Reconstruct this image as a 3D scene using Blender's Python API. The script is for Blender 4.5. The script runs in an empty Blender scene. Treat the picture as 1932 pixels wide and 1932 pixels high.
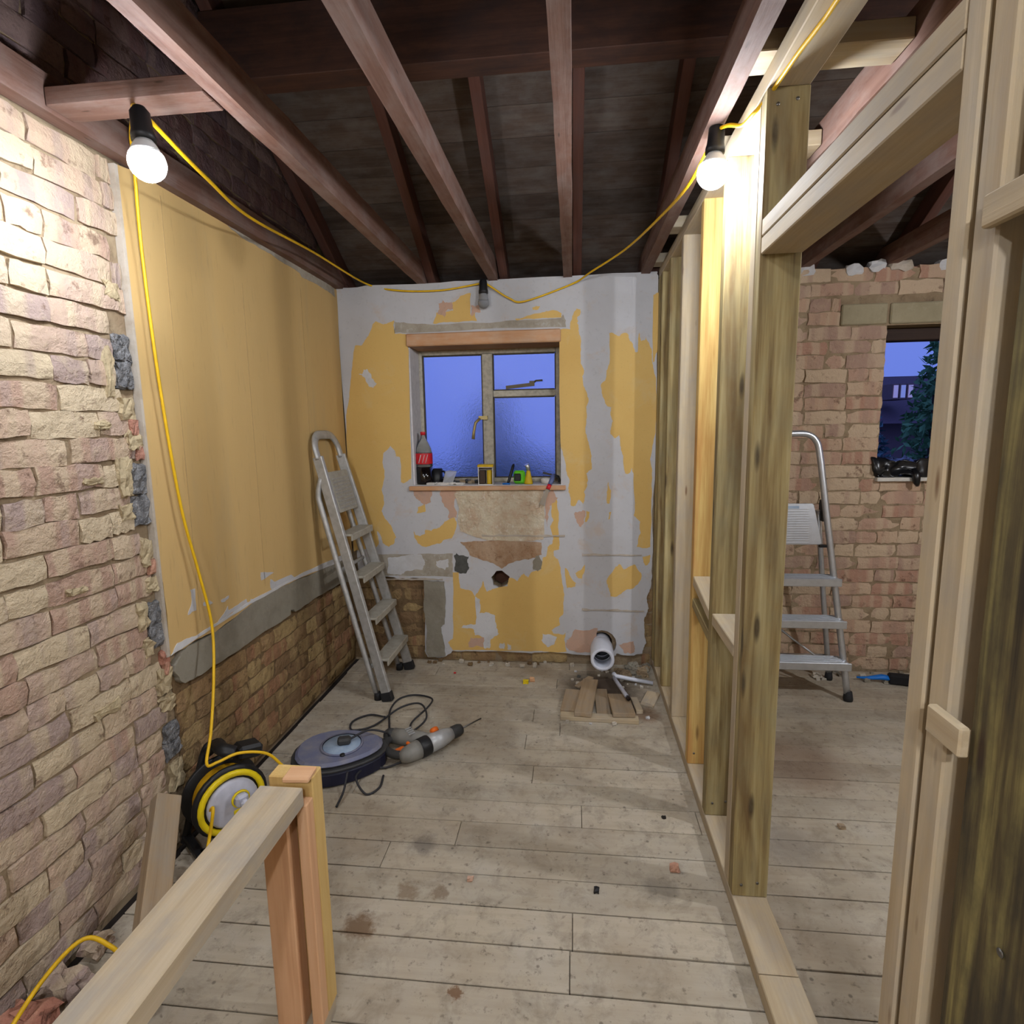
import bpy, bmesh, math, random
from mathutils import Vector, Matrix, noise
from mathutils.geometry import tessellate_polygon

random.seed(7)
S = bpy.context.scene
COL = S.collection
PI = math.pi

# ------------------------------------------------------------------ camera
def make_camera():
    yaw, pitch, roll, f = 0.109177, 0.145916, 0.016816, 1069.3
    cy, sy, cp, sp = math.cos(yaw), math.sin(yaw), math.cos(pitch), math.sin(pitch)
    fw = Vector((-sy * cp, cy * cp, -sp)); r = Vector((cy, sy, 0)); d = fw.cross(r)
    c, s = math.cos(roll), math.sin(roll)
    rt = c * r + s * d
    dn = -s * r + c * d
    cam = bpy.data.cameras.new('camera')
    cam.sensor_width = 36.0
    cam.lens = f / 1932 * 36.0
    cam.clip_start = 0.02
    o = bpy.data.objects.new('camera', cam)
    COL.objects.link(o)
    m = Matrix((( rt.x, -dn.x, -fw.x, 0), (rt.y, -dn.y, -fw.y, 0), (rt.z, -dn.z, -fw.z, 1.43), (0, 0, 0, 1)))
    o.matrix_world = m
    S.camera = o
make_camera()

# ------------------------------------------------------------------ view, world
S.view_settings.view_transform = 'Standard'
S.view_settings.look = 'None'
S.view_settings.exposure = 0.0
S.view_settings.gamma = 1.0
S.view_settings.use_curve_mapping = False
BULB = 370.0          # radiance of the lit bulb by the left wall
BULB_R = 420.0        # ... beside the partition
BULB_REAR = 820.0    # ... behind the viewer
BULB_SIDE = 1250.0    # ... in the right-hand room
BULB_COL = (0.87, 0.92, 1.0)
S.cycles.max_bounces = 6; S.cycles.diffuse_bounces = 3; S.cycles.glossy_bounces = 2; S.cycles.transmission_bounces = 5
S.cycles.caustics_reflective = False; S.cycles.caustics_refractive = False

def make_world():
    w = bpy.data.worlds.new('dusk_sky'); S.world = w
    w.use_nodes = True
    nt = w.node_tree; nt.nodes.clear()
    out = nt.nodes.new('ShaderNodeOutputWorld'); bg = nt.nodes.new('ShaderNodeBackground')
    tc = nt.nodes.new('ShaderNodeTexCoord'); sx = nt.nodes.new('ShaderNodeSeparateXYZ')
    rp = nt.nodes.new('ShaderNodeValToRGB')
    rp.color_ramp.elements[0].position = 0.0; rp.color_ramp.elements[0].color = (0.15, 0.22, 0.72, 1)
    rp.color_ramp.elements[1].position = 0.6; rp.color_ramp.elements[1].color = (0.22, 0.32, 0.98, 1)
    nt.links.new(tc.outputs['Generated'], sx.inputs[0]); nt.links.new(sx.outputs['Z'], rp.inputs[0])
    nt.links.new(rp.outputs[0], bg.inputs['Color']); bg.inputs['Strength'].default_value = 1.0
    nt.links.new(bg.outputs[0], out.inputs['Surface'])
make_world()

# ------------------------------------------------------------------ materials
def lin(r, g, b):
    def f(v):
        v /= 255.0
        return v / 12.92 if v <= 0.04045 else ((v + 0.055) / 1.055) ** 2.4
    return (f(r), f(g), f(b), 1.0)

class NT:
    def __init__(s, name):
        s.m = bpy.data.materials.new(name); s.m.use_nodes = True
        s.t = s.m.node_tree; s.t.nodes.clear()
        s.out = s.t.nodes.new('ShaderNodeOutputMaterial')
        s.b = s.t.nodes.new('ShaderNodeBsdfPrincipled')
        s.t.links.new(s.b.outputs[0], s.out.inputs[0])
        s._oc = s._rnd = None
    def n(s, typ, **kw):
        nd = s.t.nodes.new(typ)
        for k, v in kw.items(): setattr(nd, k, v)
        return nd
    def l(s, a, b): s.t.links.new(a, b)
    def oc(s):
        if not s._oc: s._oc = s.n('ShaderNodeTexCoord').outputs['Object']
        return s._oc
    def pos(s): return s.n('ShaderNodeNewGeometry').outputs['Position']
    def rnd(s):
        if not s._rnd: s._rnd = s.n('ShaderNodeObjectInfo').outputs['Random']
        return s._rnd
    def math(s, op, a, b=None, clamp=False):
        nd = s.n('ShaderNodeMath', operation=op); nd.use_clamp = clamp
        for i, v in enumerate((a, b)):
            if v is None: continue
            if hasattr(v, 'node'): s.l(v, nd.inputs[i])
            else: nd.inputs[i].default_value = v
        return nd.outputs[0]
    def vmap(s, vec, scale=(1, 1, 1), rand=True, loc=(0, 0, 0)):
        mp = s.n('ShaderNodeMapping'); mp.inputs['Scale'].default_value = scale; mp.inputs['Location'].default_value = loc
        src = vec
        if rand:
            mul = s.math('MULTIPLY', s.rnd(), 37.0)
            add = s.n('ShaderNodeVectorMath', operation='ADD'); s.l(vec, add.inputs[0]); s.l(mul, add.inputs[1]); src = add.outputs[0]
        s.l(src, mp.inputs['Vector'])
        return mp.outputs[0]
    def noise(s, vec, scale=5, detail=3, rough=0.55, dist=0.0):
        nd = s.n('ShaderNodeTexNoise'); s.l(vec, nd.inputs['Vector'])
        nd.inputs['Scale'].default_value = scale; nd.inputs['Detail'].default_value = detail
        nd.inputs['Roughness'].default_value = rough; nd.inputs['Distortion'].default_value = dist
        return nd.outputs['Fac']
    def vor(s, vec, scale=5, feature='F1'):
        nd = s.n('ShaderNodeTexVoronoi', feature=feature); s.l(vec, nd.inputs['Vector']); nd.inputs['Scale'].default_value = scale
        return nd.outputs['Distance']
    def ramp(s, fac, stops, interp='LINEAR'):
        nd = s.n('ShaderNodeValToRGB'); nd.color_ramp.interpolation = interp
        e = nd.color_ramp.elements
        while len(e) < len(stops): e.new(0.5)
        for i, (p, c) in enumerate(stops):
            e[i].position = p; e[i].color = c if len(c) == 4 else (*c, 1)
        s.l(fac, nd.inputs[0]); return nd.outputs[0]
    def fr(s, fac, a, b):       # smooth threshold 0..1
        nd = s.n('ShaderNodeMapRange'); nd.clamp = True
        nd.inputs['From Min'].default_value = a; nd.inputs['From Max'].default_value = b
        s.l(fac, nd.inputs['Value']); return nd.outputs[0]
    def mix(s, fac, a, b, mode='MIX'):
        nd = s.n('ShaderNodeMix', data_type='RGBA', blend_type=mode)
        for i, v in ((0, fac), (6, a), (7, b)):
            if hasattr(v, 'node'): s.l(v, nd.inputs[i])
            else: nd.inputs[i].default_value = v
        return nd.outputs[2]
    def bump(s, h, strength=0.3, dist=0.01):
        nd = s.n('ShaderNodeBump'); nd.inputs['Strength'].default_value = strength; nd.inputs['Distance'].default_value = dist
        s.l(h, nd.inputs['Height']); s.l(nd.outputs[0], s.b.inputs['Normal'])
    def done(s, col, rough=0.8, metal=0.0, spec=0.3):
        if hasattr(col, 'node'): s.l(col, s.b.inputs['Base Color'])
        else: s.b.inputs['Base Color'].default_value = col
        if hasattr(rough, 'node'): s.l(rough, s.b.inputs['Roughness'])
        else: s.b.inputs['Roughness'].default_value = rough
        s.b.inputs['Metallic'].default_value = metal
        s.b.inputs['Specular IOR Level'].default_value = spec
        return s.m

def wood(name, stops, grain=1.0, knots=0.0, knot_col=lin(60, 38, 22), dirt=None, dirt_amt=0.4, rough=0.75, streak=None, vary=0.25, bumpy=0.25):
    t = NT(name)
    v = t.vmap(t.oc(), (1.3, 22 * grain, 22 * grain))
    g = t.noise(v, 1.6, 5, 0.6, 0.4)
    v2 = t.vmap(t.oc(), (2.5, 90, 90))
    g2 = t.noise(v2, 2.0, 2)
    g = t.math('ADD', t.math('MULTIPLY', g, 0.8), t.math('MULTIPLY', g2, 0.2))
    c = t.ramp(g, stops)
    if streak:
        vs = t.vmap(t.oc(), (0.9, 9, 9)); ns = t.noise(vs, 1.7, 3, 0.5, 0.6)
        c = t.mix(t.math('MULTIPLY', t.fr(ns, 0.52, 0.68), 0.75), c, streak)
    if knots:
        vk = t.vmap(t.oc(), (3.6, 17, 17)); k = t.vor(vk, 1.0)
        kk = t.math('SUBTRACT', 1.0, t.fr(k, 0.07 * knots, 0.15 * knots))
        c = t.mix(t.math('MULTIPLY', kk, 0.85), c, knot_col)
    if dirt:
        vd = t.vmap(t.oc(), (3, 6, 6)); nd_ = t.noise(vd, 2.2, 5, 0.65)
        c = t.mix(t.math('MULTIPLY', t.fr(nd_, 0.42, 0.68), dirt_amt), c, dirt)
    if vary:
        f = t.math('ADD', t.math('MULTIPLY', t.rnd(), vary), 1.0 - vary * 0.6)
        cc = t.n('ShaderNodeCombineColor'); [t.l(f, cc.inputs[i]) for i in range(3)]
        c = t.mix(1.0, c, cc.outputs[0], 'MULTIPLY')
    t.bump(g, bumpy, 0.004)
    return t.done(c, rough)

def plain(name, col, rough=0.6, metal=0.0, spec=0.4, noise_amt=0.12, scale=30, bump=0.0, col2=None):
    t = NT(name)
    nz = t.noise(t.vmap(t.oc(), (1, 1, 1), rand=False), scale, 4)
    dk = col2 or (col[0] * 0.55, col[1] * 0.55, col[2] * 0.55, 1)
    c = t.mix(t.math('MULTIPLY', t.fr(nz, 0.4, 0.75), min(1, noise_amt * 3)), col, dk)
    if bump: t.bump(nz, bump, 0.004)
    return t.done(c, rough, metal, spec)

def brick_mat(name, cols, stain, dark=lin(70, 48, 40)):
    t = NT(name)
    o = t.oc()
    base = t.ramp(t.rnd(), [(i / len(cols), c) for i, c in enumerate(cols)], 'CONSTANT')
    # kiss-mark bands across the brick
    sx = t.n('ShaderNodeSeparateXYZ'); t.l(o, sx.inputs[0])
    cx = t.n('ShaderNodeCombineXYZ'); t.l(t.math('ADD', t.math('MULTIPLY', sx.outputs[0], 13.0), t.math('MULTIPLY', t.rnd(), 91.0)), cx.inputs[0])
    wob = t.noise(t.vmap(o), 14, 2)
    t.l(t.math('MULTIPLY', wob, 0.35), cx.inputs[1])
    bn = t.noise(cx.outputs[0], 1.0, 1, 0.4)
    c = t.mix(t.math('MULTIPLY', t.fr(bn, 0.49, 0.56), 0.65), base, cols[1])
    c = t.mix(t.math('MULTIPLY', t.fr(bn, 0.42, 0.36), 0.55), c, cols[-1])
    n1 = t.noise(t.vmap(o), 30, 4, 0.7)
    c = t.mix(t.math('MULTIPLY', t.fr(n1, 0.5, 0.72), 0.5), c, stain)
    n2 = t.noise(t.vmap(o, (1, 1, 1), True, (5, 3, 1)), 16, 5, 0.7)
    c = t.mix(t.math('MULTIPLY', t.fr(n2, 0.585, 0.68), 0.75), c, dark)
    h = t.math('ADD', n1, t.math('MULTIPLY', n2, 0.6))
    t.bump(h, 1.0, 0.012)
    return t.done(c, 0.92, 0, 0.15)

def mottled(name, c1, c2, c3=None, scale=6, bump=0.3, rough=0.9, fine=60, amt=0.7, dist=0.004, stretch=(1, 1, 1)):
    t = NT(name); p = t.vmap(t.pos(), stretch, rand=False)
    a = t.noise(p, scale, 4, 0.65); b = t.noise(p, fine, 3)
    c = t.mix(t.math('MULTIPLY', t.fr(a, 0.42, 0.66), amt), c1, c2)
    if c3: c = t.mix(t.math('MULTIPLY', t.fr(t.noise(p, scale * 2.3, 4, 0.7, 0.5), 0.56, 0.72), amt), c, c3)
    c = t.mix(t.math('MULTIPLY', t.fr(b, 0.6, 0.8), 0.25), c, (c1[0] * .4, c1[1] * .4, c1[2] * .4, 1))
    t.bump(t.math('ADD', a, t.math('MULTIPLY', b, 0.4)), bump, dist)
    return t.done(c, rough, 0, 0.2)

M = {}
M['brick'] = brick_mat('stock_brick', [lin(184, 160, 142), lin(196, 178, 150), lin(176, 147, 129), lin(190, 165, 143), lin(166, 146, 137)], lin(192, 174, 146), lin(112, 86, 72))
M['brick_r'] = brick_mat('stock_brick_far', [lin(182, 150, 130), lin(196, 174, 148), lin(174, 136, 116), lin(186, 156, 132), lin(168, 140, 124)], lin(188, 164, 138), lin(112, 84, 70))
M['brick_b'] = brick_mat('damp_brown_brick', [lin(150, 122, 88), lin(166, 142, 100), lin(152, 114, 86), lin(140, 116, 84), lin(130, 104, 76)], lin(122, 98, 70), lin(76, 58, 42))
M['brick_g'] = brick_mat('plum_loft_brick', [lin(120, 94, 92), lin(132, 110, 104), lin(112, 84, 82), lin(122, 100, 98), lin(104, 86, 88)], lin(96, 80, 80))  # dusty plum tone, darker than the bricks below the joists
M['brick_red'] = brick_mat('broken_red_brick', [lin(180, 132, 112), lin(186, 142, 120), lin(170, 118, 100), lin(178, 128, 108), lin(162, 116, 102)], lin(170, 130, 112))
M['mortar'] = mottled('old_mortar', lin(154, 136, 110), lin(126, 106, 84), lin(92, 76, 60), 9, 0.9, 0.95, 70, 0.8, 0.012)
M['mortar_b'] = mottled('damp_mortar', lin(122, 100, 72), lin(98, 78, 56), lin(72, 56, 42), 9, 0.9, 0.95, 70, 0.8, 0.012)
M['smear'] = mottled('mortar_smear', lin(182, 166, 134), lin(162, 144, 114), lin(136, 114, 90), 14, 1.0, 0.95, 90, 0.7, 0.012)
M['plaster'] = mottled('white_skim_plaster', lin(194, 194, 197), lin(184, 183, 184), lin(194, 178, 164), 3.0, 0.3, 0.85, 50, 0.7)
M['plaster_edge'] = mottled('plaster_edge', lin(188, 178, 165), lin(160, 146, 128), None, 12, 0.6)
M['yellow'] = mottled('yellow_painted_lining', lin(216, 180, 108), lin(208, 168, 96), lin(212, 188, 136), 2.4, 0.18, 0.7, 90, 0.6)
M['tan'] = mottled('tan_painted_lining', lin(206, 174, 118), lin(196, 162, 104), lin(188, 164, 120), 2.0, 0.15, 0.7, 90, 0.55, 0.004, (1, 1, 0.12))
M['seam'] = plain('paper_seam', lin(188, 158, 106), 0.8)
M['pink'] = mottled('bare_pink_plaster', lin(196, 160, 138), lin(184, 158, 142), lin(172, 150, 130), 9, 0.4)
M['white'] = mottled('white_filler', lin(204, 204, 206), lin(186, 184, 182), None, 10, 0.6)
M['adhesive'] = mottled('tile_adhesive', lin(202, 190, 166), lin(186, 158, 132), lin(220, 214, 200), 16, 1.0, 0.95, 45, 0.8, 0.012)
M['browned'] = mottled('brown_scarred_plaster', lin(176, 150, 124), lin(150, 112, 80), lin(112, 76, 50), 11, 0.9, 0.95, 60, 0.8, 0.01)
M['cement'] = mottled('grey_cement_render', lin(142, 136, 122), lin(124, 116, 102), lin(152, 146, 134), 7, 0.6, 0.92, 60, 0.7, 0.008)
M['cement_d'] = mottled('dark_grey_filler', lin(78, 78, 74), lin(96, 96, 92), None, 20, 0.8)
M['block'] = mottled('grey_breeze_block', lin(126, 126, 127), lin(84, 84, 86), lin(170, 169, 168), 34, 1.0, 0.95, 110, 0.9, 0.02)
M['flaky'] = mottled('flaking_band', lin(170, 162, 148), lin(144, 134, 118), lin(192, 190, 186), 12, 0.8)
M['dark'] = plain('dark_void', lin(38, 30, 26), 0.95, noise_amt=0.1)
M['felt'] = plain('roof_felt', lin(40, 36, 36), 0.95)
M['ext'] = plain('outside_brick', lin(120, 84, 66), 0.9)

M['cls'] = wood('new_pale_timber', [(0.25, lin(198, 182, 154)), (0.5, lin(184, 166, 136)), (0.8, lin(166, 144, 112))], knots=0.7, knot_col=lin(112, 80, 52), vary=0.12, dirt=lin(160, 154, 146), dirt_amt=0.5)
M['treated'] = wood('treated_green_timber', [(0.32, lin(180, 166, 124)), (0.5, lin(154, 136, 92)), (0.66, lin(112, 90, 56))], knots=1.25, knot_col=lin(48, 34, 22), streak=lin(104, 82, 52), vary=0.2, dirt=lin(132, 128, 100), dirt_amt=0.4)
M['treated_y'] = wood('treated_yellow_timber', [(0.34, lin(214, 186, 122)), (0.5, lin(198, 164, 98)), (0.68, lin(172, 128, 68))], knots=1.2, knot_col=lin(92, 52, 26), streak=lin(188, 130, 72), vary=0.15)
M['mossy'] = wood('weathered_treated_timber', [(0.34, lin(150, 138, 86)), (0.5, lin(98, 86, 56)), (0.64, lin(54, 46, 34))], knots=1.0, streak=lin(60, 54, 42), vary=0.1, dirt=lin(52, 48, 42), dirt_amt=0.7)
M['rail'] = wood('sawn_rail_timber', [(0.25, lin(200, 186, 162)), (0.55, lin(184, 166, 138)), (0.85, lin(156, 136, 108))], knots=0.4, dirt=lin(150, 148, 146), dirt_amt=0.6, vary=0.1)
M['orange'] = wood('orange_sawn_timber', [(0.25, lin(222, 182, 144)), (0.55, lin(212, 166, 126)), (0.85, lin(186, 134, 96))], knots=0.3, vary=0.1, streak=lin(192, 138, 98))
M['yend'] = wood('fresh_yellow_timber', [(0.25, lin(218, 190, 128)), (0.55, lin(204, 170, 106)), (0.85, lin(180, 140, 82))], knots=0.5, vary=0.1)
M['joist'] = wood('old_red_joist', [(0.25, lin(134, 104, 92)), (0.55, lin(112, 82, 70)), (0.85, lin(84, 58, 50))], knots=0.4, dirt=lin(136, 120, 114), dirt_amt=0.6, bumpy=0.6, vary=0.2)
M['rafter'] = wood('old_rafter', [(0.25, lin(118, 80, 68)), (0.55, lin(96, 62, 52)), (0.85, lin(70, 46, 40))], dirt=lin(90, 72, 68), dirt_amt=0.5, vary=0.2)
M['purlin'] = wood('old_purlin', [(0.25, lin(100, 68, 54)), (0.55, lin(80, 54, 44)), (0.85, lin(58, 40, 34))], dirt=lin(50, 42, 42), dirt_amt=0.6, vary=0.1)
M['sark'] = wood('roof_sarking', [(0.25, lin(110, 96, 86)), (0.55, lin(86, 72, 64)), (0.85, lin(62, 50, 44))], dirt=lin(120, 116, 112), dirt_amt=0.5, vary=0.5)
M['lintel'] = wood('varnished_lintel', [(0.25, lin(206, 158, 116)), (0.55, lin(190, 140, 98)), (0.85, lin(168, 116, 78))], knots=0.0, vary=0.05, rough=0.5, dirt=lin(200, 184, 164), dirt_amt=0.4)
M['darkwood'] = wood('dark_window_head', [(0.25, lin(70, 52, 44)), (0.55, lin(56, 42, 36)), (0.85, lin(40, 30, 26))], vary=0.05)
M['offcut'] = wood('dusty_offcut', [(0.25, lin(176, 154, 124)), (0.55, lin(156, 134, 106)), (0.85, lin(130, 106, 80))], dirt=lin(146, 140, 130), dirt_amt=0.6, vary=0.25)
M['alu'] = plain('aluminium', lin(206, 210, 216), 0.38, 0.85, 0.5, 0.08, 40)
M['alu_d'] = plain('paint_spattered_aluminium', lin(188, 188, 186), 0.55, 0.55, 0.4, 0.2, 34, 0.2, lin(150, 148, 142))
M['tread'] = plain('dusty_tread', lin(176, 172, 160), 0.7, 0.25, 0.3, 0.2, 30, 0.2, lin(140, 132, 116))
M['rubber'] = plain('black_rubber', lin(34, 34, 36), 0.75)
M['black'] = plain('black_plastic', lin(26, 26, 28), 0.45)
M['blackbag'] = plain('black_polythene', lin(20, 21, 25), 0.28, 0, 0.5)
M['yplast'] = plain('yellow_plastic', lin(232, 206, 20), 0.4)
M['ycord'] = plain('yellow_cable', lin(228, 182, 20), 0.45)
M['ydrum'] = plain('coiled_yellow_cable', lin(206, 158, 16), 0.55, noise_amt=0.2)
M['greyp'] = plain('pale_grey_plastic', lin(188, 190, 204), 0.45)
M['bluep'] = plain('dusty_blue_plastic', lin(106, 110, 136), 0.55, noise_amt=0.25, scale=18, col2=lin(140, 138, 140))
M['bluel'] = plain('pale_blue_label', lin(158, 176, 196), 0.5, noise_amt=0.2, scale=20, col2=lin(96, 120, 160))
M['navyp'] = plain('navy_plastic', lin(26, 28, 50), 0.5)
M['gcable'] = plain('dark_grey_cable', lin(46, 46, 50), 0.6)
M['drillg'] = plain('drill_grey', lin(132, 130, 124), 0.5, noise_amt=0.15)
M['drills'] = plain('drill_silver', lin(182, 184, 186), 0.4, 0.3)
M['drilld'] = plain('drill_dark', lin(58, 58, 58), 0.6)
M['orangep'] = plain('orange_plastic', lin(236, 112, 30), 0.45)
M['steel'] = plain('steel', lin(120, 118, 114), 0.4, 0.9)
M['pvc'] = plain('white_upvc', lin(214, 218, 230), 0.3, 0, 0.5, 0.03)
M['wframe'] = plain('flaking_painted_steel', lin(190, 184, 168), 0.7, 0, 0.3, 0.16, 45, 0.3, lin(98, 88, 74))
M['handle'] = plain('tarnished_handle', lin(92, 82, 64), 0.5, 0.4)
M['brass'] = plain('dull_brass', lin(178, 160, 110), 0.45, 0.5)
M['sillw'] = plain('white_sill', lin(206, 202, 194), 0.6)
M['reveal'] = plain('reveal_plaster', lin(216, 212, 214), 0.85)
M['concrete'] = mottled('concrete_lintel', lin(160, 150, 124), lin(146, 136, 110), lin(172, 162, 140), 8, 0.5)
M['green'] = plain('lime_green_plastic', lin(96, 196, 30), 0.4)
M['card'] = plain('white_card', lin(216, 212, 206), 0.75)
M['ybox'] = plain('yellow_card', lin(206, 170, 30), 0.6)
M['red'] = plain('red_plastic', lin(206, 34, 44), 0.4)
M['cola'] = plain('cola', lin(16, 10, 10), 0.12, 0, 0.6)
M['wlabel'] = plain('pale_label', lin(216, 204, 206), 0.5)
M['bluebr'] = plain('bright_blue_plastic', lin(20, 116, 210), 0.45)
M['bristle'] = plain('black_bristle', lin(24, 24, 26), 0.9)
M['scrap_h'] = plain('blue_grey_handle', lin(92, 104, 150), 0.45)
M['blade'] = plain('scraper_blade', lin(160, 150, 136), 0.5, 0.5)
M['debris'] = plain('plaster_crumb', lin(196, 188, 174), 0.9, noise_amt=0.2)
M['leafy'] = plain('dusk_foliage', lin(96, 140, 92), 0.8, noise_amt=0.3, scale=4)
M['leafd'] = plain('dark_foliage', lin(70, 104, 104), 0.85, noise_amt=0.3, scale=4)
M['bark'] = plain('bark', lin(70, 56, 46), 0.9)
M['grass'] = plain('garden_ground', lin(58, 70, 58), 0.95)
M['tile'] = plain('roof_tiles', lin(84, 66, 74), 0.85)
M['hwall'] = plain('house_wall', lin(112, 92, 92), 0.85)

def m_clear(name, col, rough=0.05, trans=1.0, ior=1.3):
    t = NT(name); t.b.inputs['Transmission Weight'].default_value = trans; t.b.inputs['IOR'].default_value = ior
    return t.done(col, rough, 0, 0.5)
M['pet'] = m_clear('clear_plastic', (0.9, 0.92, 0.95, 1), 0.08, 0.9, 1.15)
M['bag'] = m_clear('clear_polythene', (0.85, 0.87, 0.92, 1), 0.3, 0.6, 1.1)
M['bulb_off'] = m_clear('unlit_bulb', (0.85, 0.87, 0.9, 1), 0.15, 0.75, 1.15)
def obscure():
    t = NT('obscure_glass')
    p = t.oc(); a = t.noise(t.vmap(p, rand=False), 70, 3, 0.6); b = t.noise(t.vmap(p, rand=False), 180, 2)
    t.bump(t.math('ADD', a, t.math('MULTIPLY', b, 0.5)), 0.35, 0.005)
    t.b.inputs['Transmission Weight'].default_value = 1.0; t.b.inputs['IOR'].default_value = 1.25
    return t.done((0.86, 0.89, 0.96, 1), 0.16, 0, 0.25)
M['obscure'] = obscure()
M['glass'] = m_clear('window_glass', (0.93, 0.95, 0.98, 1), 0.0, 1.0, 1.02)
def emit(name, col, strength):
    t = NT(name); t.b.inputs['Emission Color'].default_value = (*col, 1); t.b.inputs['Emission Strength'].default_value = strength
    return t.done((0.9, 0.9, 0.9, 1), 0.4)
M['bulb'] = emit('lit_bulb', BULB_COL, BULB)
M['bulb_rear'] = emit('lit_bulb_rear', (0.95, 0.96, 1.0), BULB_REAR)
M['bulb_r'] = emit('lit_bulb_partition', BULB_COL, BULB_R)
M['bulb_side'] = emit('lit_bulb_side_room', (0.95, 0.96, 1.0), BULB_SIDE)
M['bulb_base'] = plain('white_bulb_base', lin(225, 225, 225), 0.4)
M['litwin'] = emit('lit_house_window', (1.0, 0.55, 0.4), 0.12)
M['skywin'] = emit('pale_house_window', (0.5, 0.5, 0.9), 0.12)

def floor_mat():
    t = NT('dusty_floorboard')
    v = t.vmap(t.oc(), (1.0, 16, 16)); g = t.noise(v, 2.0, 5, 0.6, 0.3)
    c = t.ramp(g, [(0.2, lin(190, 180, 162)), (0.5, lin(179, 168, 149)), (0.85, lin(161, 149, 129))])
    p = t.vmap(t.pos(), rand=False)
    d = t.noise(p, 5, 4, 0.7); c = t.mix(t.math('MULTIPLY', t.fr(d, 0.42, 0.66), 0.6), c, lin(182, 175, 162))
    d2 = t.noise(p, 11, 5, 0.75, 0.4); c = t.mix(t.math('MULTIPLY', t.fr(d2, 0.49, 0.69), 0.6), c, lin(128, 118, 104))
    d4 = t.noise(p, 2.1, 5, 0.6); c = t.mix(t.math('MULTIPLY', t.fr(d4, 0.46, 0.66), 0.5), c, lin(152, 136, 116))
    d3 = t.noise(p, 38, 4, 0.7); c = t.mix(t.math('MULTIPLY', t.fr(d3, 0.58, 0.70), 0.6), c, lin(86, 78, 68))
    vo = t.vor(p, 13); sp = t.math('SUBTRACT', 1.0, t.fr(vo, 0.045, 0.085)); c = t.mix(t.math('MULTIPLY', sp, 0.6), c, lin(78, 72, 66))
    # stains, plus one darker brown area right of the studs, each with a place and size of its own
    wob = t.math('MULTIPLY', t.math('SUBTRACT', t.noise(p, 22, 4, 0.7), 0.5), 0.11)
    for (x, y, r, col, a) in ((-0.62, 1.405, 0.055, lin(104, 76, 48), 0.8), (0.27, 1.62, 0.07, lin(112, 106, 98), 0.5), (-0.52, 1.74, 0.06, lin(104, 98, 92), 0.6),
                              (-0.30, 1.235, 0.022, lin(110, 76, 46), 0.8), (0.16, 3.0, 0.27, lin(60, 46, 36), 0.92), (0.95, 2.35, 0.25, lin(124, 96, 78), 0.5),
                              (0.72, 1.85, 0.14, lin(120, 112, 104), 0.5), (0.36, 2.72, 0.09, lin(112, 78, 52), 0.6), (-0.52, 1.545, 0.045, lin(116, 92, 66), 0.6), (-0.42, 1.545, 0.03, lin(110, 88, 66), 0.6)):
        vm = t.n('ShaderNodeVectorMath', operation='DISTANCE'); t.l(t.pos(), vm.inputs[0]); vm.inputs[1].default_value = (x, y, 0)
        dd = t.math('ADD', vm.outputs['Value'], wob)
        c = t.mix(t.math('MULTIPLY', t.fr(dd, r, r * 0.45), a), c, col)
    f = t.math('ADD', t.math('MULTIPLY', t.rnd(), 0.16), 0.9)
    cc = t.n('ShaderNodeCombineColor'); [t.l(f, cc.inputs[i]) for i in range(3)]
    c = t.mix(1.0, c, cc.outputs[0], 'MULTIPLY')
    t.bump(t.math('ADD', g, d3), 0.3, 0.004)
    return t.done(c, 0.82, 0, 0.25)
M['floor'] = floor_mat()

# ------------------------------------------------------------------ building helpers
def tag(o, label, cat=None, group=None, kind=None):
    o['label'] = label
    if cat: o['category'] = cat
    if group: o['group'] = group
    if kind: o['kind'] = kind
    return o

def child(o, parent):
    o.parent = parent
    o.matrix_parent_inverse = Matrix.Translation(parent.location).inverted()
    return o

def thing(name, loc, label, cat, group=None):
    o = bpy.data.objects.new(name, None); o.empty_display_size = 0.1
    COL.objects.link(o); o.location = loc
    return tag(o, label, cat, group)

def link(name, me, parent=None, mat=None, world=None):
    if mat is not None and not me.materials: me.materials.append(mat)
    o = bpy.data.objects.new(name, me); COL.objects.link(o)
    if world is not None: o.matrix_basis = world
    if parent is not None: child(o, parent)
    return o

def frame_from(axis, up=(0, 0, 1)):
    x = Vector(axis).normalized(); u = Vector(up)
    if abs(x.dot(u)) > 0.97: u = Vector((0, 1, 0)) if abs(x.y) < 0.9 else Vector((1, 0, 0))
    y = u.cross(x).normalized(); z = x.cross(y)
    return Matrix((x, y, z)).transposed()

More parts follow.
